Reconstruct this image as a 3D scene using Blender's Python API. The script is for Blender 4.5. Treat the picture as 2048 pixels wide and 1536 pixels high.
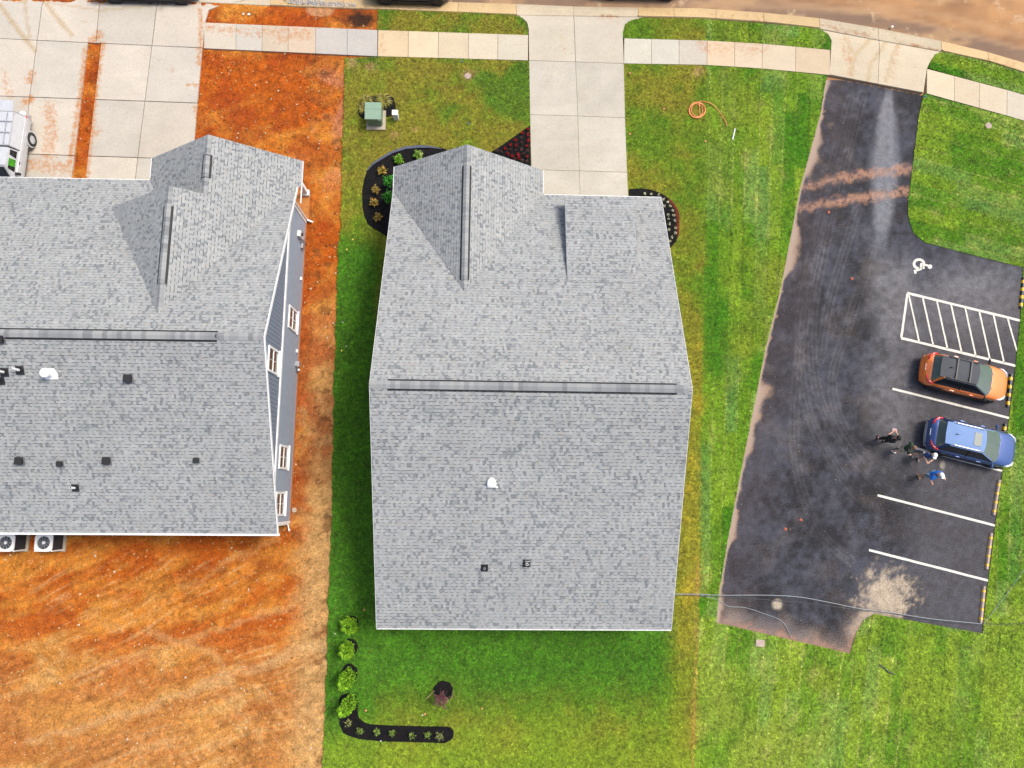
import bpy, bmesh, math, random
import numpy as np
from mathutils import Vector, Matrix
random.seed(7)
RNG = np.random.default_rng(11)
for o in list(bpy.data.objects): bpy.data.objects.remove(o)
SC = bpy.context.scene
COL = SC.collection
# ------------------------------------------------------------------ camera (drone, 36 m up, tilted ~9 deg off straight down)
F, NX, NY, HC = 1420.0, 980.0, 990.0, 36.0
d = np.array([NX - 1024, -(NY - 768), -F]); d /= np.linalg.norm(d)
Zc = -d; Xc = np.array([1.0, 0, 0]) - Zc * Zc[0]; Xc /= np.linalg.norm(Xc); Yc = np.cross(Zc, Xc)
RM = np.array([Xc, Yc, Zc])
cam = bpy.data.cameras.new('camera'); camo = bpy.data.objects.new('camera', cam); COL.objects.link(camo)
cam.sensor_width = 36; cam.lens = F / 2048 * 36; cam.clip_end = 2000; cam.clip_start = 0.5
m = Matrix([[RM[i][j] for j in range(3)] for i in range(3)]).to_4x4(); m.translation = (0, 0, HC)
camo.matrix_world = m
SC.camera = camo
SC.render.resolution_x = 1024; SC.render.resolution_y = 768
# ------------------------------------------------------------------ sky, sun, exposure
SUN_EL, SUN_AZ = math.radians(61), math.radians(24)        # azimuth from +X towards +Y
w = bpy.data.worlds.new('World'); SC.world = w; w.use_nodes = True
nt = w.node_tree; nt.nodes.clear()
sky = nt.nodes.new('ShaderNodeTexSky'); sky.sky_type = 'NISHITA'; sky.sun_disc = False
sky.sun_elevation = SUN_EL; sky.sun_rotation = math.pi / 2 - SUN_AZ
sky.air_density = 1.0; sky.dust_density = 4.0; sky.ozone_density = 0.6
bg = nt.nodes.new('ShaderNodeBackground'); bg.inputs[1].default_value = 0.115
wo = nt.nodes.new('ShaderNodeOutputWorld')
nt.links.new(sky.outputs[0], bg.inputs[0]); nt.links.new(bg.outputs[0], wo.inputs[0])
sl = bpy.data.lights.new('sun', 'SUN'); sl.energy = 1.5; sl.angle = math.radians(16); sl.color = (1, 0.95, 0.87)
so = bpy.data.objects.new('sun', sl); COL.objects.link(so)
sd = Vector((math.cos(SUN_EL) * math.cos(SUN_AZ), math.cos(SUN_EL) * math.sin(SUN_AZ), math.sin(SUN_EL)))
so.rotation_euler = sd.to_track_quat('Z', 'Y').to_euler(); so.location = sd * 80
SC.view_settings.view_transform = 'Standard'; SC.view_settings.look = 'None'
SC.view_settings.gamma = 1; SC.view_settings.use_curve_mapping = False
SC.view_settings.exposure = 0.98
SC.render.engine = 'CYCLES'

# ------------------------------------------------------------------ plan helpers
def P(x, y, h=0.0):
    """survey point: plan coordinates (2048 wide sheet) -> metres on the level h"""
    r = RM @ np.array([x - 1024, -(y - 768), -F]); t = (HC - h) / -r[2]
    return (float(r[0] * t), float(r[1] * t))
def PL(pts, h=0.0): return [P(x, y, h) for x, y in pts]
def UV(X, Y, Z=0.0):
    c = RM.T @ np.vstack([np.ravel(X), np.ravel(Y), np.full(np.size(X), Z - HC)])
    return (1024 + c[0] / -c[2] * F).reshape(np.shape(X)), (768 - c[1] / -c[2] * F).reshape(np.shape(X))
def lin(c):
    c = np.asarray(c, float) / 255
    return np.where(c <= .04045, c / 12.92, ((c + .055) / 1.055) ** 2.4)
KA = 0.60
def S(r, g, b, k=None): return lin((r, g, b)) * (KA if k is None else k)
def T(c): return tuple(float(v) for v in c)
def _hash(ix, iy, seed):
    n = (ix.astype(np.int64) * 374761393 + iy.astype(np.int64) * 668265263 + seed * 974711) & 0x7fffffff
    n = ((n ^ (n >> 13)) * 1274126177) & 0x7fffffff
    n = ((n ^ (n >> 15)) * 2246822519) & 0x7fffffff
    return ((n ^ (n >> 16)) & 0xffff) / 65535.0
def vnoise(x, y, seed=0):
    x = np.asarray(x, float); y = np.asarray(y, float)
    ix = np.floor(x); iy = np.floor(y); fx = x - ix; fy = y - iy
    fx = fx * fx * (3 - 2 * fx); fy = fy * fy * (3 - 2 * fy)
    a = _hash(ix, iy, seed); b = _hash(ix + 1, iy, seed); c = _hash(ix, iy + 1, seed); e = _hash(ix + 1, iy + 1, seed)
    return (a * (1 - fx) + b * fx) * (1 - fy) + (c * (1 - fx) + e * fx) * fy
def fbm(x, y, s, octv=4, seed=0):
    t = 0; amp = .5; tot = 0
    for k in range(octv):
        t = t + amp * vnoise(np.asarray(x) * s * 2 ** k + 17 * k, np.asarray(y) * s * 2 ** k - 9 * k, seed + k); tot += amp; amp *= .55
    return t / tot
def sst(a, b, x):
    t = np.clip((x - a) / (b - a), 0, 1); return t * t * (3 - 2 * t)
def seg_d(u, v, pts):
    """distance to a polyline"""
    best = np.full(np.shape(u), 1e9)
    for (x0, y0), (x1, y1) in zip(pts[:-1], pts[1:]):
        dx, dy = x1 - x0, y1 - y0; L = dx * dx + dy * dy + 1e-9
        t = np.clip(((u - x0) * dx + (v - y0) * dy) / L, 0, 1)
        best = np.minimum(best, np.hypot(u - x0 - t * dx, v - y0 - t * dy))
    return best
def smooth(pts, n=6):
    out = []
    for i in range(len(pts) - 1):
        p0, p1, p2, p3 = [np.array(pts[max(0, min(len(pts) - 1, i + k))]) for k in (-1, 0, 1, 2)]
        for k in range(n):
            t = k / n; out.append(tuple(.5 * ((2 * p1) + (-p0 + p2) * t + (2 * p0 - 5 * p1 + 4 * p2 - p3) * t * t + (-p0 + 3 * p1 - 3 * p2 + p3) * t ** 3)))
    return out + [tuple(pts[-1])]
def mixc(a, b, f):
    f = np.asarray(f)[..., None]; return a * (1 - f) + b * f
def inpoly(X, Y, poly):
    r = np.zeros(np.shape(X), bool); n = len(poly); j = n - 1
    for i in range(n):
        xi, yi = poly[i]; xj, yj = poly[j]
        c = ((yi > Y) != (yj > Y)) & (X < (xj - xi) * (Y - yi) / (yj - yi + 1e-12) + xi)
        r ^= c; j = i
    return r

# ------------------------------------------------------------------ object helpers
def tag(o, label=None, cat=None, group=None, kind=None):
    if label: o['label'] = label
    if cat: o['category'] = cat
    if group: o['group'] = group
    if kind: o['kind'] = kind
    return o
def empty(name, loc=(0, 0, 0), rz=0.0):
    o = bpy.data.objects.new(name, None); COL.objects.link(o); o.location = loc; o.rotation_euler = (0, 0, rz)
    o.empty_display_size = 0.2
    return o
def link(name, me, parent=None, loc=(0, 0, 0), rz=0.0):
    o = bpy.data.objects.new(name, me); COL.objects.link(o); o.parent = parent
    o.location = loc; o.rotation_euler = (0, 0, rz)
    return o
class MB:
    def __init__(s): s.v = []; s.f = []; s.c = []; s.mi = []; s.cur = 0; s.col = None
    def add(s, vs, fs, col=None):
        n = len(s.v); s.v += [tuple(map(float, p)) for p in vs]
        s.f += [[n + i for i in f] for f in fs]; s.mi += [s.cur] * len(fs)
        if col is None: col = s.col
        s.c += [col if col is not None else (1, 1, 1)] * len(vs)
        return s
    def box(s, c, sz, rz=0.0, col=None, mat=None):
        hx, hy, hz = sz[0] / 2, sz[1] / 2, sz[2] / 2
        vs = [Vector((x, y, z)) for z in (-hz, hz) for y in (-hy, hy) for x in (-hx, hx)]
        R = mat if mat is not None else Matrix.Rotation(rz, 3, 'Z')
        vs = [R @ p + Vector(c) for p in vs]
        return s.add(vs, [(0, 2, 3, 1), (4, 5, 7, 6), (0, 1, 5, 4), (2, 6, 7, 3), (0, 4, 6, 2), (1, 3, 7, 5)], col)
    def prism(s, poly, z0, z1, col=None):
        n = len(poly)
        vs = [(x, y, z0) for x, y in poly] + [(x, y, z1) for x, y in poly]
        a = sum(poly[i][0] * poly[(i + 1) % n][1] - poly[(i + 1) % n][0] * poly[i][1] for i in range(n))
        top = list(range(n, 2 * n)); bot = list(range(n))[::-1]
        sd = [(i, (i + 1) % n, n + (i + 1) % n, n + i) for i in range(n)]
        fs = [top, bot] + sd
        if a < 0: fs = [f[::-1] for f in fs]
        return s.add(vs, fs, col)
    def cyl(s, p0, p1, r0, r1=None, n=12, caps=True, col=None):
        r1 = r0 if r1 is None else r1
        p0 = Vector(p0); p1 = Vector(p1); ax = (p1 - p0).normalized()
        a = ax.orthogonal().normalized(); b = ax.cross(a)
        vs = []
        for p, r in ((p0, r0), (p1, r1)):
            for k in range(n):
                t = 2 * math.pi * k / n; vs.append(p + (a * math.cos(t) + b * math.sin(t)) * r)
        fs = [(k, (k + 1) % n, n + (k + 1) % n, n + k) for k in range(n)]
        if caps: fs += [list(range(n))[::-1], list(range(n, 2 * n))]
        return s.add(vs, fs, col)
    def tube(s, path, r, n=6, col=None):
        pts = [Vector(p) for p in path]; m = len(pts); vs = []
        for i, p in enumerate(pts):
            t = (pts[min(i + 1, m - 1)] - pts[max(i - 1, 0)]).normalized()
            up = Vector((0, 0, 1)) if abs(t.z) < .9 else Vector((1, 0, 0))
            a = t.cross(up).normalized(); b = a.cross(t)
            rr = r[i] if isinstance(r, (list, tuple)) else r
            vs += [p + (a * math.cos(2 * math.pi * k / n) + b * math.sin(2 * math.pi * k / n)) * rr for k in range(n)]
        fs = []
        for i in range(m - 1):
            for k in range(n):
                fs.append((i * n + k, i * n + (k + 1) % n, (i + 1) * n + (k + 1) % n, (i + 1) * n + k))
        fs += [list(range(n))[::-1], list(range((m - 1) * n, m * n))]
        return s.add(vs, fs, col)
    def ball(s, c, r, n=10, m=6, col=None, zmin=-1.0):
        rx, ry, rz = r if isinstance(r, (tuple, list)) else (r, r, r)
        vs = []
        for j in range(m + 1):
            ph = math.acos(1 - (1 - zmin) * j / m)
            for k in range(n):
                t = 2 * math.pi * k / n
                vs.append((c[0] + rx * math.sin(ph) * math.cos(t), c[1] + ry * math.sin(ph) * math.sin(t), c[2] + rz * math.cos(ph)))
        fs = [(j * n + k, (j + 1) * n + k, (j + 1) * n + (k + 1) % n, j * n + (k + 1) % n) for j in range(m) for k in range(n)]
        return s.add(vs, fs, col)
    def mesh(s, name, mats, smooth=False, col=False):
        me = bpy.data.meshes.new(name); me.from_pydata(s.v, [], s.f)
        mats = mats if isinstance(mats, (list, tuple)) else [mats]
        for mm in mats: me.materials.append(mm)
        if len(mats) > 1: me.polygons.foreach_set('material_index', s.mi)
        if col:
            at = me.color_attributes.new('Col', 'FLOAT_COLOR', 'POINT')
            a = np.ones((len(s.v), 4), np.float32); a[:, :3] = np.array(s.c, np.float32).reshape(-1, 3)
            at.data.foreach_set('color', a.ravel())
        if smooth: me.polygons.foreach_set('use_smooth', [True] * len(me.polygons))
        me.update()
        return me
    def build(s, name, mats, parent=None, loc=(0, 0, 0), rz=0.0, smooth=False, col=False):
        return link(name, s.mesh(name, mats, smooth, col), parent, loc, rz)
def npmesh(name, V, Fc, mat, cols=None, attrs=None, smooth=False):
    """fast mesh from arrays; Fc is (n,k)"""
    me = bpy.data.meshes.new(name); V = np.asarray(V, np.float32); Fc = np.asarray(Fc, np.int32)
    k = Fc.shape[1]
    me.vertices.add(len(V)); me.vertices.foreach_set('co', V.ravel())
    me.loops.add(Fc.size); me.loops.foreach_set('vertex_index', Fc.ravel())
    me.polygons.add(len(Fc)); me.polygons.foreach_set('loop_start', np.arange(0, Fc.size, k, dtype=np.int32))
    try: me.polygons.foreach_set('loop_total', np.full(len(Fc), k, np.int32))
    except Exception: pass
    me.materials.append(mat)
    if cols is not None:
        at = me.color_attributes.new('Col', 'FLOAT_COLOR', 'POINT')
        a = np.ones((len(V), 4), np.float32); a[:, :3] = cols; at.data.foreach_set('color', a.ravel())
    for an, av in (attrs or {}).items():
        at = me.attributes.new(an, 'FLOAT', 'POINT'); at.data.foreach_set('value', np.asarray(av, np.float32).ravel())
    if smooth: me.polygons.foreach_set('use_smooth', np.ones(len(Fc), bool))
    me.update(calc_edges=True); me.validate()
    return me

# ------------------------------------------------------------------ materials
def _new(name):
    mt = bpy.data.materials.new(name); mt.use_nodes = True
    return mt, mt.node_tree, mt.node_tree.nodes['Principled BSDF']
def _noise(nt, scale, detail=4, rough=.6, coord='Object'):
    tc = nt.nodes.new('ShaderNodeTexCoord'); n = nt.nodes.new('ShaderNodeTexNoise')
    n.inputs['Scale'].default_value = scale; n.inputs['Detail'].default_value = detail; n.inputs['Roughness'].default_value = rough
    nt.links.new(tc.outputs[coord], n.inputs['Vector']); return n
def _mul(nt, a, fac_socket, lo, hi):
    mr = nt.nodes.new('ShaderNodeMapRange'); mr.inputs[1].default_value = .3; mr.inputs[2].default_value = .7
    mr.inputs[3].default_value = lo; mr.inputs[4].default_value = hi
    nt.links.new(fac_socket, mr.inputs[0])
    mx = nt.nodes.new('ShaderNodeVectorMath'); mx.operation = 'SCALE'
    nt.links.new(a, mx.inputs[0]); nt.links.new(mr.outputs[0], mx.inputs['Scale'])
    return mx.outputs[0]
def mat(name, col, rough=.6, metal=0.0, var=.12, scale=6, bump=0.0, coat=0.0, spec=.5, trans=0.0):
    mt, nt, b = _new(name)
    c = nt.nodes.new('ShaderNodeRGB'); c.outputs[0].default_value = (*T(col), 1)
    n = _noise(nt, scale)
    nt.links.new(_mul(nt, c.outputs[0], n.outputs[0], 1 - var, 1 + var), b.inputs['Base Color'])
    b.inputs['Roughness'].default_value = rough; b.inputs['Metallic'].default_value = metal
    b.inputs['Specular IOR Level'].default_value = spec
    b.inputs['Coat Weight'].default_value = coat; b.inputs['Coat Roughness'].default_value = .05
    b.inputs['Transmission Weight'].default_value = trans
    if bump:
        bp = nt.nodes.new('ShaderNodeBump'); bp.inputs['Strength'].default_value = bump; bp.inputs['Distance'].default_value = .02
        n2 = _noise(nt, scale * 6); nt.links.new(n2.outputs[0], bp.inputs['Height']); nt.links.new(bp.outputs[0], b.inputs['Normal'])
    return mt
def amat(name, fine=30, amp=.25, rough=.9, bump=.3, dist=.02, dirt=None, dscale=5, mid=2.0, spec=.3):
    """colour from the mesh attribute, fine grain and dirt from noise"""
    mt, nt, b = _new(name)
    a = nt.nodes.new('ShaderNodeAttribute'); a.attribute_name = 'Col'
    n1 = _noise(nt, fine, 3, .7); n2 = _noise(nt, mid, 5, .65)
    c = _mul(nt, a.outputs['Color'], n1.outputs[0], 1 - amp, 1 + amp)
    c = _mul(nt, c, n2.outputs[0], 1 - amp * .5, 1 + amp * .5)
    if dirt is not None:
        da = nt.nodes.new('ShaderNodeAttribute'); da.attribute_name = 'Dirt'
        n3 = _noise(nt, dscale, 8, .75)
        m1 = nt.nodes.new('ShaderNodeMath'); m1.operation = 'MULTIPLY_ADD'; m1.inputs[1].default_value = 1.9; m1.inputs[2].default_value = -1.45
        nt.links.new(n3.outputs[0], m1.inputs[0])
        m2 = nt.nodes.new('ShaderNodeMath'); m2.operation = 'ADD'; nt.links.new(m1.outputs[0], m2.inputs[0]); nt.links.new(da.outputs['Fac'], m2.inputs[1])
        m3 = nt.nodes.new('ShaderNodeMath'); m3.operation = 'MULTIPLY_ADD'; m3.use_clamp = True; m3.inputs[1].default_value = 2.2; m3.inputs[2].default_value = .5
        nt.links.new(m2.outputs[0], m3.inputs[0])
        mx = nt.nodes.new('ShaderNodeMix'); mx.data_type = 'RGBA'
        nt.links.new(m3.outputs[0], mx.inputs[0]); nt.links.new(c, mx.inputs[6]); mx.inputs[7].default_value = (*T(dirt), 1)
        c = _mul(nt, mx.outputs[2], n1.outputs[0], 1 - amp * .4, 1 + amp * .4)
    nt.links.new(c, b.inputs['Base Color']); b.inputs['Roughness'].default_value = rough; b.inputs['Specular IOR Level'].default_value = spec
    if bump:
        bp = nt.nodes.new('ShaderNodeBump'); bp.inputs['Strength'].default_value = bump; bp.inputs['Distance'].default_value = dist
        nt.links.new(n1.outputs[0], bp.inputs['Height']); nt.links.new(bp.outputs[0], b.inputs['Normal'])
    return mt
def glass(name, col=(.02, .025, .03), rough=.04):
    mt, nt, b = _new(name)
    n = _noise(nt, 2); c = nt.nodes.new('ShaderNodeRGB'); c.outputs[0].default_value = (*col, 1)
    nt.links.new(_mul(nt, c.outputs[0], n.outputs[0], .9, 1.1), b.inputs['Base Color'])
    b.inputs['Roughness'].default_value = rough; b.inputs['Specular IOR Level'].default_value = .8
    return mt
def randmat(name, cols, rough=.9):
    mt, nt, b = _new(name)
    oi = nt.nodes.new('ShaderNodeObjectInfo'); r = nt.nodes.new('ShaderNodeValToRGB'); r.color_ramp.interpolation = 'CONSTANT'
    r.color_ramp.elements[0].color = (*T(cols[0]), 1); r.color_ramp.elements[0].position = 0
    r.color_ramp.elements[1].color = (*T(cols[1]), 1); r.color_ramp.elements[1].position = 1 / len(cols)
    for i, c in enumerate(cols[2:], 2):
        e = r.color_ramp.elements.new(i / len(cols)); e.color = (*T(c), 1)
    nt.links.new(oi.outputs['Random'], r.inputs[0])
    n = _noise(nt, 40, 3, .7)
    nt.links.new(_mul(nt, r.outputs[0], n.outputs[0], .85, 1.15), b.inputs['Base Color']); b.inputs['Roughness'].default_value = rough
    b.inputs['Specular IOR Level'].default_value = .25
    return mt
ORANGE = S(205, 112, 42)
M = dict(
    soil=amat('red_clay', 13, .38, .95, 1.0, .06, mid=2.6),
    clod=amat('clods', 30, .2, .95, 0),
    lawn=amat('turf', 60, .35, .95, .6, .03),
    grass=amat('grass_blades', 50, .1, .8, 0),
    concrete=amat('concrete', 14, .07, .85, .12, .01, dirt=S(212, 148, 92), dscale=5.5, mid=1.2),
    kerb=amat('kerb_concrete', 14, .10, .85, .12, .01, dirt=S(170, 112, 60), dscale=3, mid=1.5),
    asphalt=amat('fresh_asphalt', 22, .55, .8, .5, .015, dirt=S(190, 166, 146), dscale=26, mid=3.2),
    road=amat('dusty_road', 30, .16, .9, .3, .015, dirt=S(222, 190, 150), dscale=4, mid=1.0),
    mulch=amat('mulch', 35, .5, .95, 1.0, .05),
    shingle=amat('shingles', 60, .12, .95, .15, .01, mid=.35),
    cap=randmat('ridge_cap_shingle', [S(*c, .60) * np.array([1.0, 1.0, .96]) for c in ((178, 180, 182), (170, 172, 175), (160, 162, 166), (174, 176, 178), (146, 149, 153), (166, 168, 172), (180, 181, 181), (154, 157, 161))]),
    ventblack=mat('vent_black', (.012, .012, .013), .7),
    deck=mat('roof_deck', S(120, 122, 126), .8),
    white=mat('white_trim', (.80, .80, .78), .45, var=.05),
    offwhite=mat('off_white_plastic', (.72, .71, .66), .5, var=.05),
    siding=mat('blue_grey_siding', S(146, 157, 172, .88), .55, var=.07, scale=3),
    board=mat('blue_grey_boards', S(128, 141, 158, .85), .55, var=.08, scale=4),
    pale=mat('pale_grey_siding', S(190, 192, 194), .6, var=.05),
    found=mat('foundation_parge', S(214, 142, 92), .9, var=.2),
    concreteplain=mat('plain_concrete', S(205, 190, 165), .9, var=.12, bump=.2),
    glass=glass('window_glass', (.05, .045, .04)),
    autoglass=glass('tinted_glass', (.018, .022, .026)),
    screenglass=glass('windscreen_glass', (.10, .14, .13), .08),
    green=mat('cabinet_green', S(138, 166, 140, .75), .45, var=.08),
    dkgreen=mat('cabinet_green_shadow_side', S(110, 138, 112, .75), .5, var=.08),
    steel=mat('galvanised', (.5, .51, .52), .4, .7, .08),
    grey=mat('grey_plastic', (.30, .31, .32), .5),
    black=mat('black_plastic', (.015, .015, .016), .5),
    rubber=mat('tyre_rubber', (.02, .02, .02), .85, var=.2),
    rim=mat('alloy_rim', (.55, .56, .57), .3, .8),
    darkrim=mat('dark_alloy', (.08, .08, .085), .35, .6),
    line=mat('line_paint', (.60, .57, .49), .8, var=.22, scale=9, bump=.2),
    yellow=mat('yellow_paint', (.80, .46, .03), .6, var=.12, scale=12),
    stop=mat('wheel_stop_concrete', S(182, 158, 140, .8), .85, var=.2, scale=8),
    orange=mat('orange_paint', (.88, .20, .025), .35, .1, .04, coat=.8),
    blue=mat('blue_paint', (.035, .085, .26), .28, .45, .05, coat=1.0),
    blackpaint=mat('black_car_paint', (.012, .012, .015), .25, .2, .05, coat=1.0),
    greypaint=mat('grey_car_paint', (.10, .10, .11), .3, .4, .05, coat=1.0),
    whitepaint=mat('white_car_paint', (.46, .47, .48), .4, 0, .08, coat=.4),
    roofblack=mat('gloss_black_roof', (.06, .065, .072), .75, 0, .06, coat=0, spec=.3),
    red=mat('tail_lamp_red', (.55, .02, .02), .2, coat=1.0),
    lamp=mat('headlamp_lens', (.62, .66, .68), .12, .3, coat=1.0),
    plate=mat('licence_plate', (.72, .72, .68), .5),
    hose=mat('orange_hose', (.72, .24, .07), .5, var=.1),
    cable=mat('black_cable', (.03, .035, .04), .6), cablegrey=mat('grey_cable', (.22, .25, .27), .5),
    foliage=amat('foliage', 40, .12, .75, 0, spec=.25),
    bark=mat('bark', (.10, .07, .045), .9, var=.3, scale=20, bump=.4), wood=mat('stake_wood', S(196, 170, 130), .85, var=.2),
    skin=mat('skin', (.52, .30, .21), .6, var=.06),
)
FAB = lambda n, c: mat('cloth_' + n, c, .9, var=.12, scale=14, bump=.15)
# ================================================================== SETTING
def sheet(name, poly, z, cell, mt, colfn, zbot=None, parent=None, dirtfn=None, zfn=None, origin=None):
    bm = bmesh.new()
    a = sum(poly[i][0] * poly[(i + 1) % len(poly)][1] - poly[(i + 1) % len(poly)][0] * poly[i][1] for i in range(len(poly)))
    if a < 0: poly = poly[::-1]
    vs = [bm.verts.new((x, y, 0)) for x, y in poly]
    bm.faces.new(vs); bm.normal_update()
    if len(poly) > 4: bmesh.ops.triangulate(bm, faces=bm.faces[:])
    xs = [p[0] for p in poly]; ys = [p[1] for p in poly]
    if cell:
        for ax, lo, hi in ((0, min(xs), max(xs)), (1, min(ys), max(ys))):
            n = max(1, int(round((hi - lo) / cell)))
            for k in range(1, n):
                co = [0, 0, 0]; no = [0, 0, 0]; co[ax] = lo + (hi - lo) * k / n; no[ax] = 1
                bmesh.ops.bisect_plane(bm, geom=bm.verts[:] + bm.edges[:] + bm.faces[:], plane_co=co, plane_no=no, dist=1e-5)
    if zbot is not None:
        be = [e for e in bm.edges if e.is_boundary]
        r = bmesh.ops.extrude_edge_only(bm, edges=be)
        nv = [g for g in r['geom'] if isinstance(g, bmesh.types.BMVert)]
        for v in nv: v.co.z = -1
        bmesh.ops.recalc_face_normals(bm, faces=bm.faces[:])
    me = bpy.data.meshes.new(name); bm.to_mesh(me); bm.free()
    n = len(me.vertices); co = np.zeros(n * 3, np.float32); me.vertices.foreach_get('co', co); co = co.reshape(-1, 3)
    low = co[:, 2] < -.5
    X, Y = co[:, 0].astype(float), co[:, 1].astype(float)
    zt = z + (zfn(X, Y) if zfn else 0)
    co[:, 2] = np.where(low, zbot if zbot is not None else 0, zt)
    u, v = UV(X, Y)
    at = me.color_attributes.new('Col', 'FLOAT_COLOR', 'POINT'); c = np.ones((n, 4), np.float32); c[:, :3] = colfn(u, v); at.data.foreach_set('color', c.ravel())
    if dirtfn: 
        da = me.attributes.new('Dirt', 'FLOAT', 'POINT'); da.data.foreach_set('value', dirtfn(u, v).astype(np.float32))
    loc = (0, 0, 0)
    if origin: co[:, 0] -= origin[0]; co[:, 1] -= origin[1]; loc = (origin[0], origin[1], 0)
    me.vertices.foreach_set('co', co.ravel()); me.materials.append(mt); me.update()
    return link(name, me, parent, loc)
def grid_xy(x0, x1, y0, y1, st):
    nx = int((x1 - x0) / st) + 1; ny = int((y1 - y0) / st) + 1
    X, Y = np.meshgrid(np.linspace(x0, x1, nx), np.linspace(y0, y1, ny))
    i = np.arange(nx * ny).reshape(ny, nx)
    Fq = np.stack([i[:-1, :-1], i[:-1, 1:], i[1:, 1:], i[1:, :-1]], -1).reshape(-1, 4)
    return X, Y, Fq
# ---- far ground
X, Y, Fq = grid_xy(-300, 300, -300, 300, 20)
me = npmesh('ground', np.stack([X, Y, np.full_like(X, -.30)], -1).reshape(-1, 3), Fq, M['lawn'],
            np.tile(S(120, 140, 50), (X.size, 1)))
tag(link('ground', me), kind='structure')
# ---- bare clay lot
KERB_BACK = [(-300, -12), (400, 3), (604, 13), (686, 16), (780, 18.5), (1033, 29), (1277, 32), (1400, 35), (1536, 44), (1640, 56), (1758, 79), (1883, 101), (1977, 122), (2048, 144), (2300, 222)]
KERB_FRONT = [(-300, -36), (400, -20), (604, -9), (686, -6), (780, -3), (916, 1.6), (1033, 5), (1148, 10), (1277, 12), (1400, 13.5), (1536, 23), (1643, 34), (1760, 54), (1886, 79.5), (1980, 102), (2048, 122), (2300, 198)]
kb = PL(KERB_BACK)
def ykerb(X): return np.interp(X, [p[0] for p in kb], [p[1] for p in kb])
def soil_col(u, v):
    n1 = fbm(u, v, .012, 5, 3); n2 = fbm(u, v, .05, 4, 8)
    ca, sa = math.cos(math.radians(-17)), math.sin(math.radians(-17))
    a = u * ca + v * sa; b = -u * sa + v * ca
    st = fbm(a * .25 + 30 * n1, b, .035, 4, 21)
    c = mixc(S(202, 98, 14), S(232, 150, 54), sst(.36, .66, n1 * .4 + st * .6))
    c = mixc(c, S(234, 180, 108), sst(.52, .78, st * .6 + n2 * .4) * sst(1120, 1350, v) * .8)
    # lower ground turns sandy, strip beside the lawn is pale
    c = mixc(c, S(226, 168, 92), sst(1230, 1480, v + 60 * n2) * .55)
    edge = np.interp(v, [110, 500, 768, 1000, 1250, 1536], [690, 676, 668, 664, 655, 646])
    pale = sst(85, 22, np.abs(edge - u - 8) + 50 * (n2 - .5)) * sst(500, 860, v)
    c = mixc(c, S(230, 180, 112), pale * .9)
    # redder, moister clay close to the house and street
    red = sst(.42, .66, fbm(u, v, .02, 4, 40)) * sst(1150, 950, v)
    c = mixc(c, S(180, 72, 18), red * .6)
    pink = sst(.45, .62, fbm(u, v, .016, 4, 61)) * sst(560, 640, u) * sst(420, 300, v) * sst(120, 170, v)
    c = mixc(c, S(226, 148, 104), pink * .7)
    clump = sst(.60, .70, fbm(u, v, .055, 4, 77)) * sst(600, 640, u)
    c = mixc(c, S(120, 74, 36), clump * .6)
    u2 = u + 40 * (fbm(u, v, .02, 3, 301) - .5); v2 = v + 40 * (fbm(u, v, .02, 3, 305) - .5)
    for sc_, k_, sd_ in ((.035, .55, 311), (.09, .5, 317)):
        rg_ = 1 - np.abs(2 * fbm(u2, v2 * 1.15, sc_, 3, sd_) - 1)
        c = mixc(c, c * .5, sst(.86, .99, rg_) * k_ * sst(.35, .6, fbm(u, v, .012, 3, sd_ + 2)))
    for an_, sd_, lo_ in ((-17, 341, 1080), (-28, 347, 1080), (52, 353, 1250)):
        ca2, sa2 = math.cos(math.radians(an_)), math.sin(math.radians(an_)); uw = u + 26 * (fbm(u, v, .006, 2, sd_ + 9) - .5); vw = v + 60 * (fbm(u, v, .004, 2, sd_ + 11) - .5); aa = uw * ca2 + vw * sa2; bb = -uw * sa2 + vw * ca2
        tk = fbm(aa * .05, bb, .17, 3, sd_) + .35 * (n2 - .5); ms = sst(.52, .64, fbm(aa * .4, bb, .012, 3, sd_ + 3)) * sst(lo_, lo_ + 60, v)
        c = mixc(c, S(242, 196, 130), sst(.56, .78, tk) * ms * .38); c = mixc(c, c * .66, sst(.44, .28, tk) * ms * .5)
    lumps = fbm(u2, v2, .16, 3, 331); c = c * (1 + .5 * (lumps[..., None] - .5))
    dark = sst(.58, .72, fbm(a * .3, b, .02, 4, 90))
    c = mixc(c, S(164, 78, 18), dark * .30)
    for pts, wd, cc, k in [([(60, 1490), (300, 1420), (520, 1330), (640, 1290)], 9, S(236, 192, 132), .55), ([(0, 1400), (220, 1330), (420, 1262), (590, 1210)], 6, S(236, 186, 120), .5),
                           ([(360, 1180), (470, 1125), (560, 1085)], 7, S(230, 170, 100), .5), ([(300, 1260), (420, 1300), (470, 1390)], 9, S(226, 180, 120), .5),
                           ([(330, 1180), (440, 1150), (590, 1120)], 5, S(150, 66, 18), .5), ([(420, 1330), (560, 1340), (630, 1320)], 8, S(162, 84, 30), .45),
                           ([(480, 300), (560, 250), (610, 210)], 7, S(176, 80, 24), .5), ([(470, 270), (550, 222), (640, 190)], 6, S(172, 74, 22), .5)]:
        c = mixc(c, cc, sst(wd * 1.6, wd * .1, seg_d(u2, v2, pts) + 16 * (n2 - .5)) * k * .75)
    blk = sst(36, 12, np.hypot((u - 722) * .9, (v - 38) * 1.5) + 26 * (fbm(u, v, .12, 3, 5) - .5))
    c = mixc(c, S(40, 30, 26), blk * .9)
    c = mixc(c, S(232, 190, 140), sst(12, 4, np.hypot(u - 640, (v - 18) * 2) - 20) * .5)
    return c * (1.0 + .25 * (fbm(u, v, .2, 3, 14)[..., None] - .5))
x0, x1 = -34.0, -5.2
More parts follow.
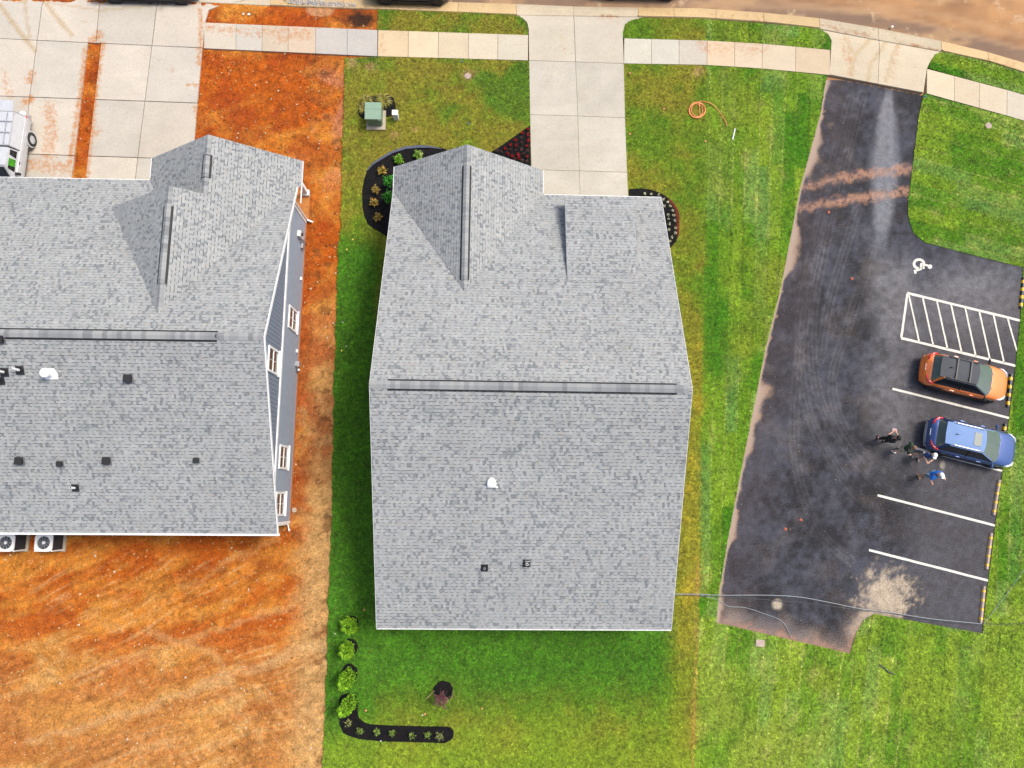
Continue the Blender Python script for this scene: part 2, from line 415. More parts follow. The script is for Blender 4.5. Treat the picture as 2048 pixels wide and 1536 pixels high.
X, Y, Fq = grid_xy(x0, x1, -17.5, 27.0, .078)
yk = ykerb(X) - .02
Y = np.where(Y > 20, 20 + (Y - 20) * (yk - 20) / 7.0, Y)
u, v = UV(X, Y)
z = (fbm(X, Y, 1.1, 5, 6) - .5) * .07 + (fbm(X, Y, 5, 3, 16) - .5) * .075
ca, sa = math.cos(math.radians(17)), math.sin(math.radians(17))
z += (fbm((X * ca + Y * sa) * .2, -X * sa + Y * ca, 1.6, 3, 33) - .5) * .07 * sst(900, 1100, v)
z -= .055
z = np.clip(z, -.125, .022)
me = npmesh('bare_soil', np.stack([X, Y, z], -1).reshape(-1, 3), Fq, M['soil'], soil_col(u, v).reshape(-1, 3), smooth=True)
tag(link('bare_soil', me), kind='structure')
def clods(name, n, box, sz, colfn, seed, zf=0.0, mask=None):
    r = np.random.default_rng(seed)
    X = r.uniform(box[0], box[1], n); Y = r.uniform(box[2], box[3], n)
    if mask is not None:
        k = mask(X, Y); X, Y = X[k], Y[k]; n = len(X)
    s = sz[0] + (sz[1] - sz[0]) * r.random(n) ** 3
    base = np.array([(1, 0, 0), (-.5, .87, 0), (-.5, -.87, 0), (.1, .1, .8)])
    V = base[None] * s[:, None, None] * r.uniform(.6, 1.3, (n, 4, 3))
    a = r.uniform(0, 6.28, n); c, sn = np.cos(a)[:, None], np.sin(a)[:, None]
    VX = V[..., 0] * c - V[..., 1] * sn + X[:, None]; VY = V[..., 0] * sn + V[..., 1] * c + Y[:, None]; VZ = V[..., 2] - .03 + zf
    Fc = np.array([(0, 1, 3), (1, 2, 3), (2, 0, 3)])[None] + 4 * np.arange(n)[:, None, None]
    u, v = UV(X, Y); C = colfn(u, v, r)
    me = npmesh(name, np.stack([VX, VY, VZ], -1).reshape(-1, 3), Fc.reshape(-1, 3), M['clod'], np.repeat(C, 4, 0))
    return link(name, me)
def clodc(u, v, r):
    c = soil_col(u, v); k = r.random(len(u))[:, None]
    return np.where(k < .8, c * (.5 + .8 * r.random((len(u), 1))), np.where(k < .975, S(222, 170, 110), S(236, 214, 184)))
HL_FOOT = (-34, -9.9, -1.2, 14.3)
def notleft(X, Y): return ~((X < HL_FOOT[1]) & (Y > HL_FOOT[2]) & (Y < HL_FOOT[3]))
o = clods('soil_clods', 42000, (-26, -5.6, -14, 26.3), (.012, .085), clodc, 5, mask=notleft)
tag(o, 'loose clods and pale pebbles scattered over the orange clay', 'pebbles', kind='stuff')
def gcol(u, v, r):
    g = r.uniform(.12, .5, (len(u), 1)); return g * np.array([1, 1.0, 1.03])
gp = PL([(562, -12), (600, -2), (665, 2), (712, 6), (712, 14), (680, 15), (610, 11), (570, 4)])
o = clods('gravel', 9000, (-13, -6, 26, 28.5), (.025, .06), gcol, 9, .02, mask=lambda X, Y: inpoly(X, Y, gp))
tag(o, 'strip of loose grey gravel in the gutter by the clay verge', 'gravel', kind='stuff')

# ---- road
def road_col(u, v):
    n = fbm(u, v, .01, 5, 51); a = fbm(u * .25 + v * .05, v - .22 * u, .05, 4, 55)
    c = mixc(S(172, 128, 90), S(212, 160, 108), sst(.3, .7, .5 * n + .5 * a))
    yb = np.interp(u, [p[0] for p in KERB_FRONT], [p[1] for p in KERB_FRONT])
    c = mixc(c, S(132, 112, 98), sst(26, 6, np.abs(yb - 12 - v) + 16 * (n - .5)) * .75)
    c = mixc(c, S(214, 172, 122), sst(.55, .7, fbm(u * .3, v, .03, 4, 58)) * .6)
    for pts, wd in [([(1180, 2), (1500, 8), (1760, 20)], 10), ([(1700, 0), (1900, 30), (2048, 70)], 9), ([(1560, 0), (1800, 30), (2048, 95)], 7)]:
        c = mixc(c, S(206, 166, 124), sst(wd, wd * .3, seg_d(u, v, pts)) * .45)
    return c
def road_dirt(u, v):
    return sst(.55, .8, fbm(u, v, .03, 3, 59)) * .55
X, Y, Fq = grid_xy(-36, 38, 17.0, 46, .22)
u, v = UV(X, Y)
me = npmesh('road', np.stack([X, Y, np.full_like(X, -.13)], -1).reshape(-1, 3), Fq, M['road'], road_col(u, v).reshape(-1, 3), {'Dirt': road_dirt(u, v)})
tag(link('road', me), kind='structure')

# ---- car park asphalt
ASPH_L = [(1652, 155), (1640, 230), (1600, 375), (1560, 580), (1530, 700), (1510, 800), (1480, 950), (1455, 1080), (1437, 1190), (1432, 1245)]
ASPH_B = [(1432, 1245), (1700, 1307), (1706, 1285), (1714, 1262), (1728, 1240), (1748, 1228), (1965, 1267)]
ASPH_R = [(1965, 1267), (1969, 1222), (1990, 1050), (2005, 940), (2030, 740), (2040, 640), (2046, 536)]
ASPH_T = [(2046, 536), (1960, 514), (1850, 485), (1826, 466), (1816, 430), (1816, 405), (1826, 325), (1838, 230), (1845, 188)]
def asph_col(u, v):
    n = fbm(u, v, .015, 5, 71); f = fbm(u, v, .09, 4, 73)
    c = mixc(S(27, 29, 37), S(71, 74, 86), sst(.34, .70, n * .55 + f * .45))
    g3 = fbm(u, v, .22, 3, 411)
    wl = 34 * sst(.34, .72, fbm(u, v, .014, 3, 401))
    dusty = np.maximum(sst(130, 20, np.hypot((u - 1950) * .7, (v - 600) * 1.1)), sst(70, 20, np.abs(u - 1800 - .1 * (v - 700))) * sst(480, 560, v) * sst(760, 640, v))
    dusty = np.maximum(dusty, sst(120, 20, np.hypot((u - 1790) * 1.3, (v - 800) * .6)) * .75)
    c = mixc(c, S(142, 140, 142), dusty * (.45 + .6 * (f - .3)))
    lot = sst(1770, 1860, u) * sst(560, 600, v); c = mixc(c, S(98, 95, 98), lot * .5)
    # pale washed streak down the entry
    cx = np.interp(v, [170, 260, 400, 520], [1778, 1772, 1768, 1758]); wd = np.interp(v, [170, 230, 330, 470], [8, 24, 42, 20])
    stk = sst(wd, wd * .3, np.abs(u - cx) + 14 * (f - .5)) * sst(165, 200, v) * sst(540, 430, v)
    c = mixc(c, S(156, 158, 164), stk * .6)
    for pts, wd in [([(1725, 190), (1690, 330), (1655, 470), (1625, 640), (1640, 800), (1720, 930), (1800, 1000)], 6), ([(1700, 200), (1660, 350), (1630, 480), (1600, 650), (1615, 820), (1690, 960), (1760, 1030)], 5),
                    ([(1745, 500), (1700, 640), (1665, 760), (1690, 860), (1770, 950)], 5), ([(1640, 500), (1600, 700), (1590, 900), (1630, 1050), (1700, 1120)], 4), ([(1715, 420), (1660, 600), (1640, 720)], 4)]:
        dd = seg_d(u, v, smooth(pts, 5))
        for off_ in (0, 8): c = mixc(c, S(132, 129, 130), sst(4.2, .2, np.abs(dd - off_) + 3 * (g3 - .5)) * (.10 + .22 * sst(.3, .7, n)) * (.5 + .5 * f))
    for pts in ([(1590, 418), (1660, 405), (1740, 394), (1822, 380)], [(1610, 372), (1680, 356), (1760, 345), (1826, 336)]):
        c = mixc(c, S(196, 146, 116), sst(15, 2, seg_d(u, v, pts) + 22 * (f - .5)) * .75 * sst(.15, .55, g3))
    bp = np.maximum(sst(66, 14, np.hypot((u - 1772) * .9, (v - 1192) * .95) + 66 * (f - .5) + 50 * (g3 - .5)), .8 * sst(26, 4, seg_d(u, v, [(1712, 1262), (1728, 1236), (1750, 1222)]) + 24 * (f - .5)))
    c = mixc(c, S(205, 186, 160), bp * .9)
    c = mixc(c, S(196, 182, 160), sst(13, 6, np.hypot(u - 1555, v - 1209) + 8 * (f - .5)) * .9)
    c = mixc(c, S(176, 166, 148), sst(9, 4, np.hypot((u - 1886) * 1.3, (v - 929) * .7) + 7 * (f - .5)) * .9)
    dl = seg_d(u, v, ASPH_L); c = mixc(c, S(190, 156, 128), sst(wl + 5, wl * .3 + 1, dl + 22 * (f - .5)) * .85)
    db = seg_d(u, v, ASPH_B); c = mixc(c, S(176, 124, 100), sst(20, 2, db + 30 * (f - .42)) * sst(1730, 1700, u) * .75)
    c = mixc(c, S(92, 78, 80), sst(110, 20, dl + 60 * (n - .5)) * .22)
    return c
def asph_dirt(u, v):
    dl = seg_d(u, v, ASPH_L); f = fbm(u, v, .03, 4, 79)
    return np.clip(sst(26 * sst(.34, .7, fbm(u, v, .014, 3, 401)) + 6, 2, dl) * .6 + sst(.45, .8, f) * .10 * sst(1880, 1740, u) + .17 + sst(60, 5, seg_d(u, v, ASPH_B)) * .25 * sst(1760, 1690, u), 0, .95)
X, Y, Fq = grid_xy(10.0, 30.5, -9.0, 22.9, .075)
u, v = UV(X, Y)
ytop = np.interp(u, [1600, 1658, 1846, 1900], [139, 151, 187, 200]); keep = (v > ytop + 2)
kq = keep.ravel()[Fq].all(1)
me = npmesh('parking_lot', np.stack([X, Y, (fbm(X, Y, 2, 3, 4) - .5) * .008], -1).reshape(-1, 3), Fq[kq], M['asphalt'], asph_col(u, v).reshape(-1, 3), {'Dirt': asph_dirt(u, v)}, smooth=True)
LOT = tag(link('parking_lot', me), kind='structure')
GRIT = PL(ASPH_L + ASPH_B[1:] + ASPH_R[1:] + ASPH_T[1:])
def gritc(u, v, r): return np.where(r.random((len(u), 1)) < .75, S(150, 142, 134), S(208, 178, 152)) * r.uniform(.6, 1.2, (len(u), 1))
def gritm(X, Y):
    u, v = UV(X, Y); return inpoly(X, Y, GRIT) & (RNG.random(len(X)) < np.clip(1.15 - (u - 1560) / 330, .06, 1) * (.25 + 1.2 * sst(.4, .65, fbm(u, v, .02, 3, 421))))
tag(clods('asphalt_grit', 16000, (10.5, 29, -9, 23), (.008, .030), gritc, 91, .026, mask=gritm), 'pale grit and crumbs strewn over the dark parking lot', 'grit', kind='stuff')
def stripe(name, pts, wpx, parent=LOT):
    a, b = [Vector((*P(*p), 0)) for p in pts]; dr = (b - a); L = dr.length; an = math.atan2(dr.y, dr.x)
    nseg = 12; mb = MB(); r = random.Random(int(L * 1000)); hw = wpx / 2
    vs = []
    for i in range(nseg + 1):
        t = i / nseg; e = .006
        vs += [(t * L, hw + r.uniform(-e, e), 0), (t * L, -hw + r.uniform(-e, e), 0)]
    mb.add(vs, [(2 * i, 2 * i + 1, 2 * i + 3, 2 * i + 2) for i in range(nseg)])
    return mb.build(name, M['line'], parent, (a.x, a.y, .009), an)
for pts in ([(1785, 777.5), (2018, 836)], [(1830, 896), (2005, 942)], [(1755, 990.5), (1990, 1051)], [(1738, 1100), (1976, 1161)]):
    stripe('stall_line', pts, .115)
stripe('access_aisle_line', [(1814, 586), (2044, 642)], .13); stripe('access_aisle_line', [(1802, 676), (2032, 732)], .13); stripe('access_aisle_line', [(1814.5, 588), (1802.5, 675)], .12)
for k in range(8):
    t0 = .005 + k * .124; t1 = .155 + k * .124
    a = (1816 + 228 * t0, 588 + 55.5 * t0); b = (1803 + 228 * t1, 675.5 + 56 * t1)
    if t1 > .99: b = (2034, 703)
    stripe('access_aisle_bar', [a, b], .085)
# wheelchair symbol
sy = MB()
def Psym(x, y): return P(1780 + x / 17.07, 500 + y / 17.07)
ring = []
for k in range(25):
    t = math.radians(12 + k * 11); cx, cy = 985, 480
    ring.append((Psym(cx + 215 * math.cos(-t + .15), cy + 195 * math.sin(-t + .15)), Psym(cx + 125 * math.cos(-t + .15), cy + 110 * math.sin(-t + .15))))
for (a, b), (c, e) in zip(ring[:-1], ring[1:]): sy.add([(*a, 0), (*b, 0), (*e, 0), (*c, 0)], [(0, 1, 2, 3)])
def symbar(pts): sy.add([(*Psym(*p), 0) for p in pts], [(0, 1, 2, 3)])
symbar([(1125, 470), (1300, 495), (1290, 560), (1115, 535)]); symbar([(1035, 440), (1115, 460), (1085, 600), (1010, 590)])
symbar([(1110, 550), (1175, 560), (1180, 640), (1110, 650)]); symbar([(1010, 600), (1085, 620), (1085, 685), (1015, 680)])
symbar([(800, 690), (1010, 640), (1080, 685), (820, 755)]); symbar([(810, 745), (895, 735), (910, 800), (835, 810)])
c = (1360, 570); sy.add([(*Psym(c[0] + 78 * math.cos(2 * math.pi * k / 16), c[1] + 76 * math.sin(2 * math.pi * k / 16)), 0) for k in range(16)], [list(range(16))])
o = sy.build('wheelchair_symbol', M['line'], LOT, (0, 0, .010))
o['label'] = 'painted white wheelchair symbol'

# ---- lawns
SIDE_TOP = [(-300, 10), (408, 46), (755, 61), (1056, 71), (1247, 77.5), (1414, 82), (1536, 89), (1661, 101), (1855, 139), (2048, 190), (2300, 268)]
SIDE_BOT = [(-300, 62), (404, 97.5), (755, 113.7), (1057, 122), (1247, 128), (1414, 131), (1536, 139), (1658, 151), (1846, 186), (2048, 242), (2300, 322)]
def yat(line, x): return float(np.interp(x, [p[0] for p in line], [p[1] for p in line]))
LAWN_L = [(690, 114), (687, 250), (682, 420), (676, 520), (671, 680), (667, 800), (664, 1000), (658, 1180), (655, 1280), (650, 1440), (645, 1536), (636, 1720)]
_ly = np.arange(116, 1720, 7.0); _lr = random.Random(12)
LAWN_L = [(float(np.interp(y_, [p[1] for p in LAWN_L], [p[0] for p in LAWN_L])) + _lr.uniform(-1.6, 1.6) + 2.5 * (float(vnoise(y_ * .03, 3.0, 2)) - .5), float(y_)) for y_ in _ly]
lawnA = PL(LAWN_L[::-1] + [(714, 117)] + [(x, y + .5) for x, y in SIDE_BOT if 750 < x < 1655] + [(1654, 152)] + ASPH_L + ASPH_B[1:] + ASPH_R[1:] + [(2330, 610), (2330, 1760)])
lawnB = PL([(1847, 188), (2048, 243), (2300, 323), (2330, 609), (2047, 535)] + ASPH_T[1:-1])
V1 = PL([(756, 20), (900, 25), (1020, 30), (1040, 34), (1052, 44), (1056, 58), (1056, 70.5), (900, 66), (755, 60.5)])
V2 = PL([(1246, 77), (1245, 64), (1250, 50), (1262, 41), (1285, 37), (1400, 38), (1500, 46), (1600, 54), (1640, 59), (1655, 68), (1661, 82), (1661, 100), (1536, 88.5), (1414, 81.5)])
V3 = PL([(1857, 136), (1861, 122), (1870, 109), (1884, 104), (1977, 125), (2048, 147), (2300, 225), (2300, 267), (2048, 189), (1900, 149)])
# mulch beds
BED_FRONT = PL([(700 + x / 7.68, 280 + y / 7.68) for x, y in [(580, 1500), (480, 1430), (370, 1370), (270, 1290), (225, 1180), (195, 1050), (188, 800), (210, 650), (260, 480), (350, 370), (480, 280), (650, 180), (850, 110), (1050, 85), (1200, 90), (1460, 140), (1750, 330), (1750, 700), (760, 1500)]])
BED_RED = PL([(960 + x / 8.54, 240 + y / 8.54) for x, y in [(170, 570), (400, 420), (600, 280), (852, 100), (870, 860), (870, 1100), (300, 1100)]])
BED_RIGHT = PL([(1240 + x / 10.97, 360 + y / 10.97) for x, y in [(188, 480), (195, 205), (450, 195), (650, 215), (850, 280), (1000, 360), (1150, 480), (1250, 620), (1302, 760), (1302, 1000), (1290, 1200), (1230, 1360), (1150, 1440), (1090, 1500), (700, 1500), (300, 600)]])
BED_CAB = PL([(690 + x / 10.24, 170 + y / 10.24) for x, y in [(270, 560), (275, 450), (330, 330), (420, 270), (600, 240), (800, 205), (920, 215), (1000, 280), (1035, 400), (1040, 520), (980, 640), (850, 665), (430, 700), (330, 670), (280, 620)]])
BED_L = PL([(640 + x / 5.487, 1220 + y / 5.487) for x, y in [(215, 960), (240, 925), (300, 912), (360, 915), (405, 950), (420, 1010), (415, 1100), (430, 1180), (480, 1225), (560, 1250), (800, 1265), (1380, 1275), (1440, 1285), (1470, 1330), (1465, 1390), (1430, 1430), (1370, 1458), (1000, 1445), (700, 1440), (450, 1415), (320, 1380), (250, 1340), (215, 1250), (205, 1150), (208, 1050)]])
def disc(px, py, rx, ry, n=22, seed=1):
    r = random.Random(seed); return PL([(px + rx * math.cos(2 * math.pi * k / n) * r.uniform(.94, 1.06), py + ry * math.sin(2 * math.pi * k / n) * r.uniform(.94, 1.06)) for k in range(n)])
BED_S = [disc(703, 1247, 15.5, 17, seed=1), disc(700, 1294, 16, 17.5, seed=2), disc(700, 1345, 16, 18, seed=3)]
BED_M = disc(886.5, 1381, 20, 20, seed=4)
BEDS = [BED_FRONT, BED_RED, BED_RIGHT, BED_CAB, BED_L, BED_M] + BED_S

def seam(v): return np.interp(v, [130, 400, 770, 1200, 1536, 1700], [1413, 1411, 1404, 1398, 1388, 1384])
def grass_col(u, v):
    n = fbm(u, v, .011, 4, 101); f = fbm(u, v, .045, 4, 105); g = fbm(u, v, .16, 3, 111)
    olive, green, lush_shade, straw = S(150, 146, 44), S(108, 146, 30), S(70, 126, 24), S(176, 156, 58)
    c = mixc(olive, green, sst(.32, .66, n * .6 + f * .4))
    # tired turf in front of the house, left of the drive
    fl = sst(1065, 1050, u) * sst(420, 330, v); c = mixc(c, S(146, 138, 46), fl * (.2 + .8 * sst(.62, .38, f * .6 + g * .4)))
    c = mixc(c, S(84, 130, 28), fl * sst(.5, .64, n) * .8)
    # side and back yard: greener turf, with some house shade painted into the colour
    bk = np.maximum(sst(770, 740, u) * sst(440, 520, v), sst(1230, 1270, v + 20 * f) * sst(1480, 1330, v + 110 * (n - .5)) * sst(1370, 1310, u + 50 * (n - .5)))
    c = mixc(c, mixc(lush_shade, S(80, 140, 26), sst(.4, .65, f)), bk * .95)
    c = mixc(c, S(140, 166, 40), sst(1400, 1500, v + 120 * (n - .5)) * sst(1410, 1380, u) * .75)
    # dry band along the seam
    dw = sst(66, 30, seam(v) - u + 22 * (f - .5)) * (u < seam(v)) * sst(640, 700, v) ; c = mixc(c, S(186, 162, 50), dw * sst(.35, .65, f * .5 + n * .5) * .85 * np.where(v > 1290, .35, 1))
    c = mixc(c, S(198, 158, 74), sst(11, 3, seam(v) - u + 5 * (g - .5)) * (u < seam(v)) * sst(1100, 1160, v) * .7)
    # newly laid sod, right of the seam: strips with their own tints
    sod = u > seam(v)
    up = (u > 1800) & (v < 545)
    low = v > 1235
    a = np.where(up, v - .27 * u + 3, u + np.where(low, .10, .0) * (v - 1235) + np.where(low, 0, .03) * v)
    b = np.where(up, u, v)
    wdt = np.where(low, 26., 25.)
    k = np.floor(a / wdt); fr = a / wdt - k
    k2 = np.floor((b + _hash(k, k * 0, 7) * 200) / 150.)
    r1 = _hash(k, k2, 201); r2 = _hash(k, k2, 207)
    sc = mixc(S(80, 142, 16), S(148, 178, 46), np.clip(r1 + .5 * (f - .5), 0, 1))
    sc = mixc(sc, S(128, 166, 84), sst(.62, .95, r2) * .6)
    sc = mixc(sc, S(150, 158, 48), sst(.5, .7, n) * .5 * np.where(u < 1700, 1, .4))
    sc = np.where(low[..., None], mixc(sc * 1.06, S(160, 176, 62), .22 + .5 * sst(.5, .68, fbm(u, v, .008, 3, 501)) * (u < 1660)), sc)
    sm = sst(.11, .02, np.minimum(fr, 1 - fr)) * (.25 + .75 * _hash(k, k2, 211))
    sc = mixc(sc, np.where(r2[..., None] > .4, S(196, 198, 104), S(52, 96, 16)), sm * np.where(low, 1.25, .9).clip(0, 1))
    e2 = (b + _hash(k, k * 0, 7) * 200) / 150.; fe = np.minimum(e2 - np.floor(e2), 1 - (e2 - np.floor(e2)))
    sc = mixc(sc, S(60, 104, 20), sst(.014, .0, fe) * .45)
    dk = sst(1500, 1420, u) * sst(520, 600, v) * sst(820, 700, v) + sst(.5, .7, fbm(u, v, .02, 3, 141)) * .5 * (v < 1200)
    sc = mixc(sc, S(72, 132, 22), np.clip(dk, 0, 1) * .55)
    c = np.where(sod[..., None], sc, c)
    # worn spots
    for (x, y, r_) in [(935, 152, 17), (1398, 146, 13), (1600, 800, 0), (705, 122, 14), (740, 133, 10), (790, 270, 9), (795, 305, 10), (830, 262, 7)]:
        if r_: c = mixc(c, S(196, 160, 104), sst(r_, r_ * .4, np.hypot(u - x, v - y) + 12 * (f - .5)) * .75)
    return c * (1.34 + .5 * (g[..., None] - .5))
GZ = .030
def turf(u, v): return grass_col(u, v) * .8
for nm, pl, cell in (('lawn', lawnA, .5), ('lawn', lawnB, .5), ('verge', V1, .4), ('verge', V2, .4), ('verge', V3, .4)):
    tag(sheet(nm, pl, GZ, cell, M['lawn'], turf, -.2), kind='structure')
DRIVE_OUT = PL([(1033, 24), (1040, 31), (1053, 43), (1057, 58), (1057, 71), (1058, 122), (1060, 230), (1062.5, 340), (1066, 400), (1100, 480), (1258, 480), (1257, 390), (1254, 345), (1250, 240), (1247, 128), (1245, 66), (1250, 49), (1262, 40), (1290, 30)])
HC_FOOT = [(-4.7, -5.6), (7.9, -5.75), (8.1, 14.1), (2.2, 14.1), (2.2, 15.4), (-4.6, 15.4)]
def blades(name, polys, dens, seed, bbox=(-9.6, 31.2, -14.6, 28.5)):
    r = np.random.default_rng(seed); VX = []; CC = []
    for pl in polys:
        xs = [p[0] for p in pl]; ys = [p[1] for p in pl]
        x0, x1, y0, y1 = max(min(xs), bbox[0]), min(max(xs), bbox[1]), max(min(ys), bbox[2]), min(max(ys), bbox[3])
        n = int((x1 - x0) * (y1 - y0) * dens)
        X = r.uniform(x0, x1, n); Y = r.uniform(y0, y1, n)
        k = inpoly(X, Y, pl) & ~inpoly(X, Y, HC_FOOT) & ~inpoly(X, Y, DRIVE_OUT)
        X, Y = X[k], Y[k]
        for b in BEDS: 
            k = ~inpoly(X, Y, b); X, Y = X[k], Y[k]
        u, v = UV(X, Y)
        k = (u > -30) & (u < 2080) & (v > -30) & (v < 1570); X, Y, u, v = X[k], Y[k], u[k], v[k]
        n = len(X)
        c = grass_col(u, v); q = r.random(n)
        c = c * (.5 + 1.0 * r.random((n, 1))) * (.25 + 1.5 * vnoise(X * 11, Y * 11, 5))[:, None] * (.88 + .24 * vnoise(X * 5, Y * 5, 15))[:, None]
        c[q > .94] = c[q > .94] * .5 + S(190, 178, 104) * .5
        c[q < .10] *= .5
        th = r.uniform(0, 6.283, n); ph = r.uniform(0, 6.283, n)
        L = r.uniform(.035, .09, n); hgt = r.uniform(.015, .055, n); wd = r.uniform(.010, .024, n)
        bx, by = np.cos(th) * wd, np.sin(th) * wd
        V = np.zeros((n, 3, 3), np.float32)
        V[:, 0] = np.stack([X - bx, Y - by, np.full(n, GZ - .002)], 1); V[:, 1] = np.stack([X + bx, Y + by, np.full(n, GZ - .002)], 1)
        V[:, 2] = np.stack([X + np.cos(ph) * L, Y + np.sin(ph) * L, GZ + hgt], 1)
        VX.append(V.reshape(-1, 3)); CC.append(np.repeat(c, 3, 0))
    V = np.concatenate(VX); C = np.concatenate(CC)
    return link(name, npmesh(name, V, np.arange(len(V)).reshape(-1, 3), M['grass'], C))
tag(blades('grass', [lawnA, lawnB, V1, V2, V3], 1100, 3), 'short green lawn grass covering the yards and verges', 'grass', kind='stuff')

# ---- mulch beds
def mulch_col(u, v):
    f = fbm(u, v, .3, 4, 151)
    return mixc(S(14, 12, 14), S(32, 27, 28), sst(.3, .75, f))
def mulch_red(u, v):
    c = mulch_col(u, v); dd = seg_d(u, v, [(1340, 396), (1352, 415), (1358, 440), (1357, 470)])
    return mixc(c, S(150, 66, 40), sst(7, 2, dd + 6 * (fbm(u, v, .2, 3, 155) - .5)) * .75)
for i, b in enumerate(BEDS):
    cx = sum(p[0] for p in b) / len(b); cy = sum(p[1] for p in b) / len(b)
    tag(sheet('mulch_bed', b, GZ + .008, .12, M['mulch'], mulch_red if i == 2 else mulch_col, -.05, zfn=lambda X, Y: (fbm(X, Y, 9, 3, 8)) * .035), kind='structure')
chip = np.random.default_rng(77)
def chipcol(u, v, r): return np.where(r.random((len(u), 1)) < .9, S(19, 16, 18) * r.uniform(.5, 1.7, (len(u), 1)), S(60, 44, 38))
def inbeds(X, Y):
    k = np.zeros(len(X), bool)
    for b in BEDS: k |= inpoly(X, Y, b)
    return k & ~inpoly(X, Y, HC_FOOT)
tag(clods('mulch_chips', 60000, (-10, 10, -14, 22), (.02, .05), chipcol, 41, .075, mask=inbeds), 'dark shredded bark chips filling the planting beds', 'mulch', kind='stuff')
# bluish fabric edge on the front bed
ed = [(700 + x / 7.68, 280 + y / 7.68) for x, y in [(260, 470), (350, 365), (480, 275), (650, 178), (850, 112), (1050, 90), (1200, 96), (1400, 138)]]
wid = [3, 4, 5, 5, 5.5, 6, 5, 2]
pl = PL(ed) ; pl2 = PL([(x + w_ * .35, y + w_ * .9) for (x, y), w_ in zip(ed, wid)])
fb = MB()
for i in range(len(pl) - 1): fb.add([(*pl[i], 0), (*pl2[i], .02), (*pl2[i + 1], .02), (*pl[i + 1], 0)], [(0, 1, 2, 3)])
tag(fb.build('landscape_fabric', mat('slate_fabric', S(92, 96, 116), .7, var=.2, scale=9), None, (0, 0, .085)), 'slate grey strip of weed fabric edging the front planting bed', 'fabric')

# ---- concrete
SL = np.random.default_rng(5)
def conc(base, amp=.10, stains=(), treads=()):
    tint = 1 + SL.uniform(-.06, .06); sh = SL.uniform(0, 900)
    def cf(u, v):
        n = fbm(u + sh, v, .02, 4, 161); s = fbm(u * .25 + sh, v, .08, 3, 165)
        c = np.ones(u.shape + (1,)) * (base * tint)
        c = c * (1 + amp * 2 * (n[..., None] - .5) + amp * 1.2 * (s[..., None] - .5))
        for pts, wd, k in treads:
            dd = seg_d(u, v, pts); al = vnoise(u * .5, v * .5, 3)
            c = mixc(c, S(196, 164, 110), sst(wd, wd * .55, dd) * k * (.6 + .4 * al))
        return c
    def df(u, v):
        q = np.zeros(u.shape) + .14
        for pts, wd, k in stains: q = np.maximum(q, sst(wd * 1.25, wd * .05, seg_d(u, v, pts)) * k * .72)
        return q
    return cf, df
def slab(parent, quad, z, base, cell=.4, stains=(), treads=(), inset=.010, zfn=None, thick=.16, mt=None, amp=.1, name='slab'):
    cx = sum(p[0] for p in quad) / len(quad); cy = sum(p[1] for p in quad) / len(quad)
    q = []
    for x, y in quad:
        L = math.hypot(x - cx, y - cy); q.append((x - (x - cx) / L * inset * 1.4, y - (y - cy) / L * inset * 1.4))
    cf, df = conc(base, amp, stains, treads)
    return sheet(name, q, z, cell, mt or M['concrete'], cf, z - thick, parent, df, zfn)
CZ = .050
GREYC, WARM, NEWC = S(222, 213, 196), S(232, 214, 182), S(214, 207, 196)
walk = tag(empty('sidewalk'), kind='structure')
def walk_run(xs, bases, stains=()):
    for i in range(len(xs) - 1):
        a, b = xs[i], xs[i + 1]
        slab(walk, PL([(a, yat(SIDE_TOP, a)), (b, yat(SIDE_TOP, b)), (b - .5, yat(SIDE_BOT, b - .5)), (a - .5, yat(SIDE_BOT, a - .5))]), CZ, bases[i], .3, stains, amp=.06)
wst = [([(412, 52), (440, 60), (520, 66), (620, 66)], 16, .62), ([(412, 50), (430, 60)], 12, .7), ([(765, 75), (762, 105)], 12, .6), ([(1400, 84), (1416, 100)], 16, .66), ([(1416, 95), (1530, 100)], 22, .5), ([(560, 80), (625, 70)], 14, .6)]
walk_run([409, 473, 525, 577, 632, 695, 755.5], [S(222, 210, 190), S(218, 210, 194), S(224, 206, 180), S(226, 204, 176), NEWC, S(206, 200, 190)], wst)
walk_run([756.5, 817, 877, 937, 996, 1056.5], [S(234, 210, 170), S(234, 214, 178), S(232, 214, 180), S(228, 214, 186), S(224, 214, 190)], wst)
walk_run([1248, 1303, 1358, 1414, 1469, 1524, 1591, 1659.5], [S(222, 216, 196), S(220, 214, 196), S(220, 210, 192), S(230, 206, 172), S(228, 208, 178), S(228, 210, 180), S(228, 206, 172)], wst)
walk_run([1853, 1908, 1958, 2013, 2080, 2140], [WARM, WARM, S(230, 214, 184), S(226, 214, 190), WARM])
# main drive
drv = tag(empty('driveway'), kind='structure')
mid = lambda y: float(np.interp(y, [10, 124, 235, 345, 390, 480], [1146.5, 1151, 1155.5, 1158.5, 1160, 1163]))
lft = lambda y: float(np.interp(y, [58, 122, 230, 340, 400, 480], [1057, 1058, 1060, 1062.5, 1064, 1068]))
rgt = lambda y: float(np.interp(y, [66, 128, 240, 345, 390, 480], [1245.5, 1247.5, 1250, 1254, 1257, 1260]))
rows = [(122, 125, 128), (230, 233, 236.5), (340, 342.5, 345.5), (470, 472, 474)]
DG = S(218, 210, 192)
for (a0, a1, a2), (b0, b1, b2) in zip(rows[:-1], rows[1:]):
    slab(drv, PL([(lft(a0), a0), (mid(a1), a1), (mid(b1), b1), (lft(b0), b0)]), CZ, DG, .2, amp=.13)
    slab(drv, PL([(mid(a1), a1), (rgt(a2), a2), (rgt(b2), b2), (mid(b1), b1)]), CZ, DG, .2, amp=.13)
apz = lambda X, Y: -.11 * sst(.6, 0, (ykerb(X) - Y))
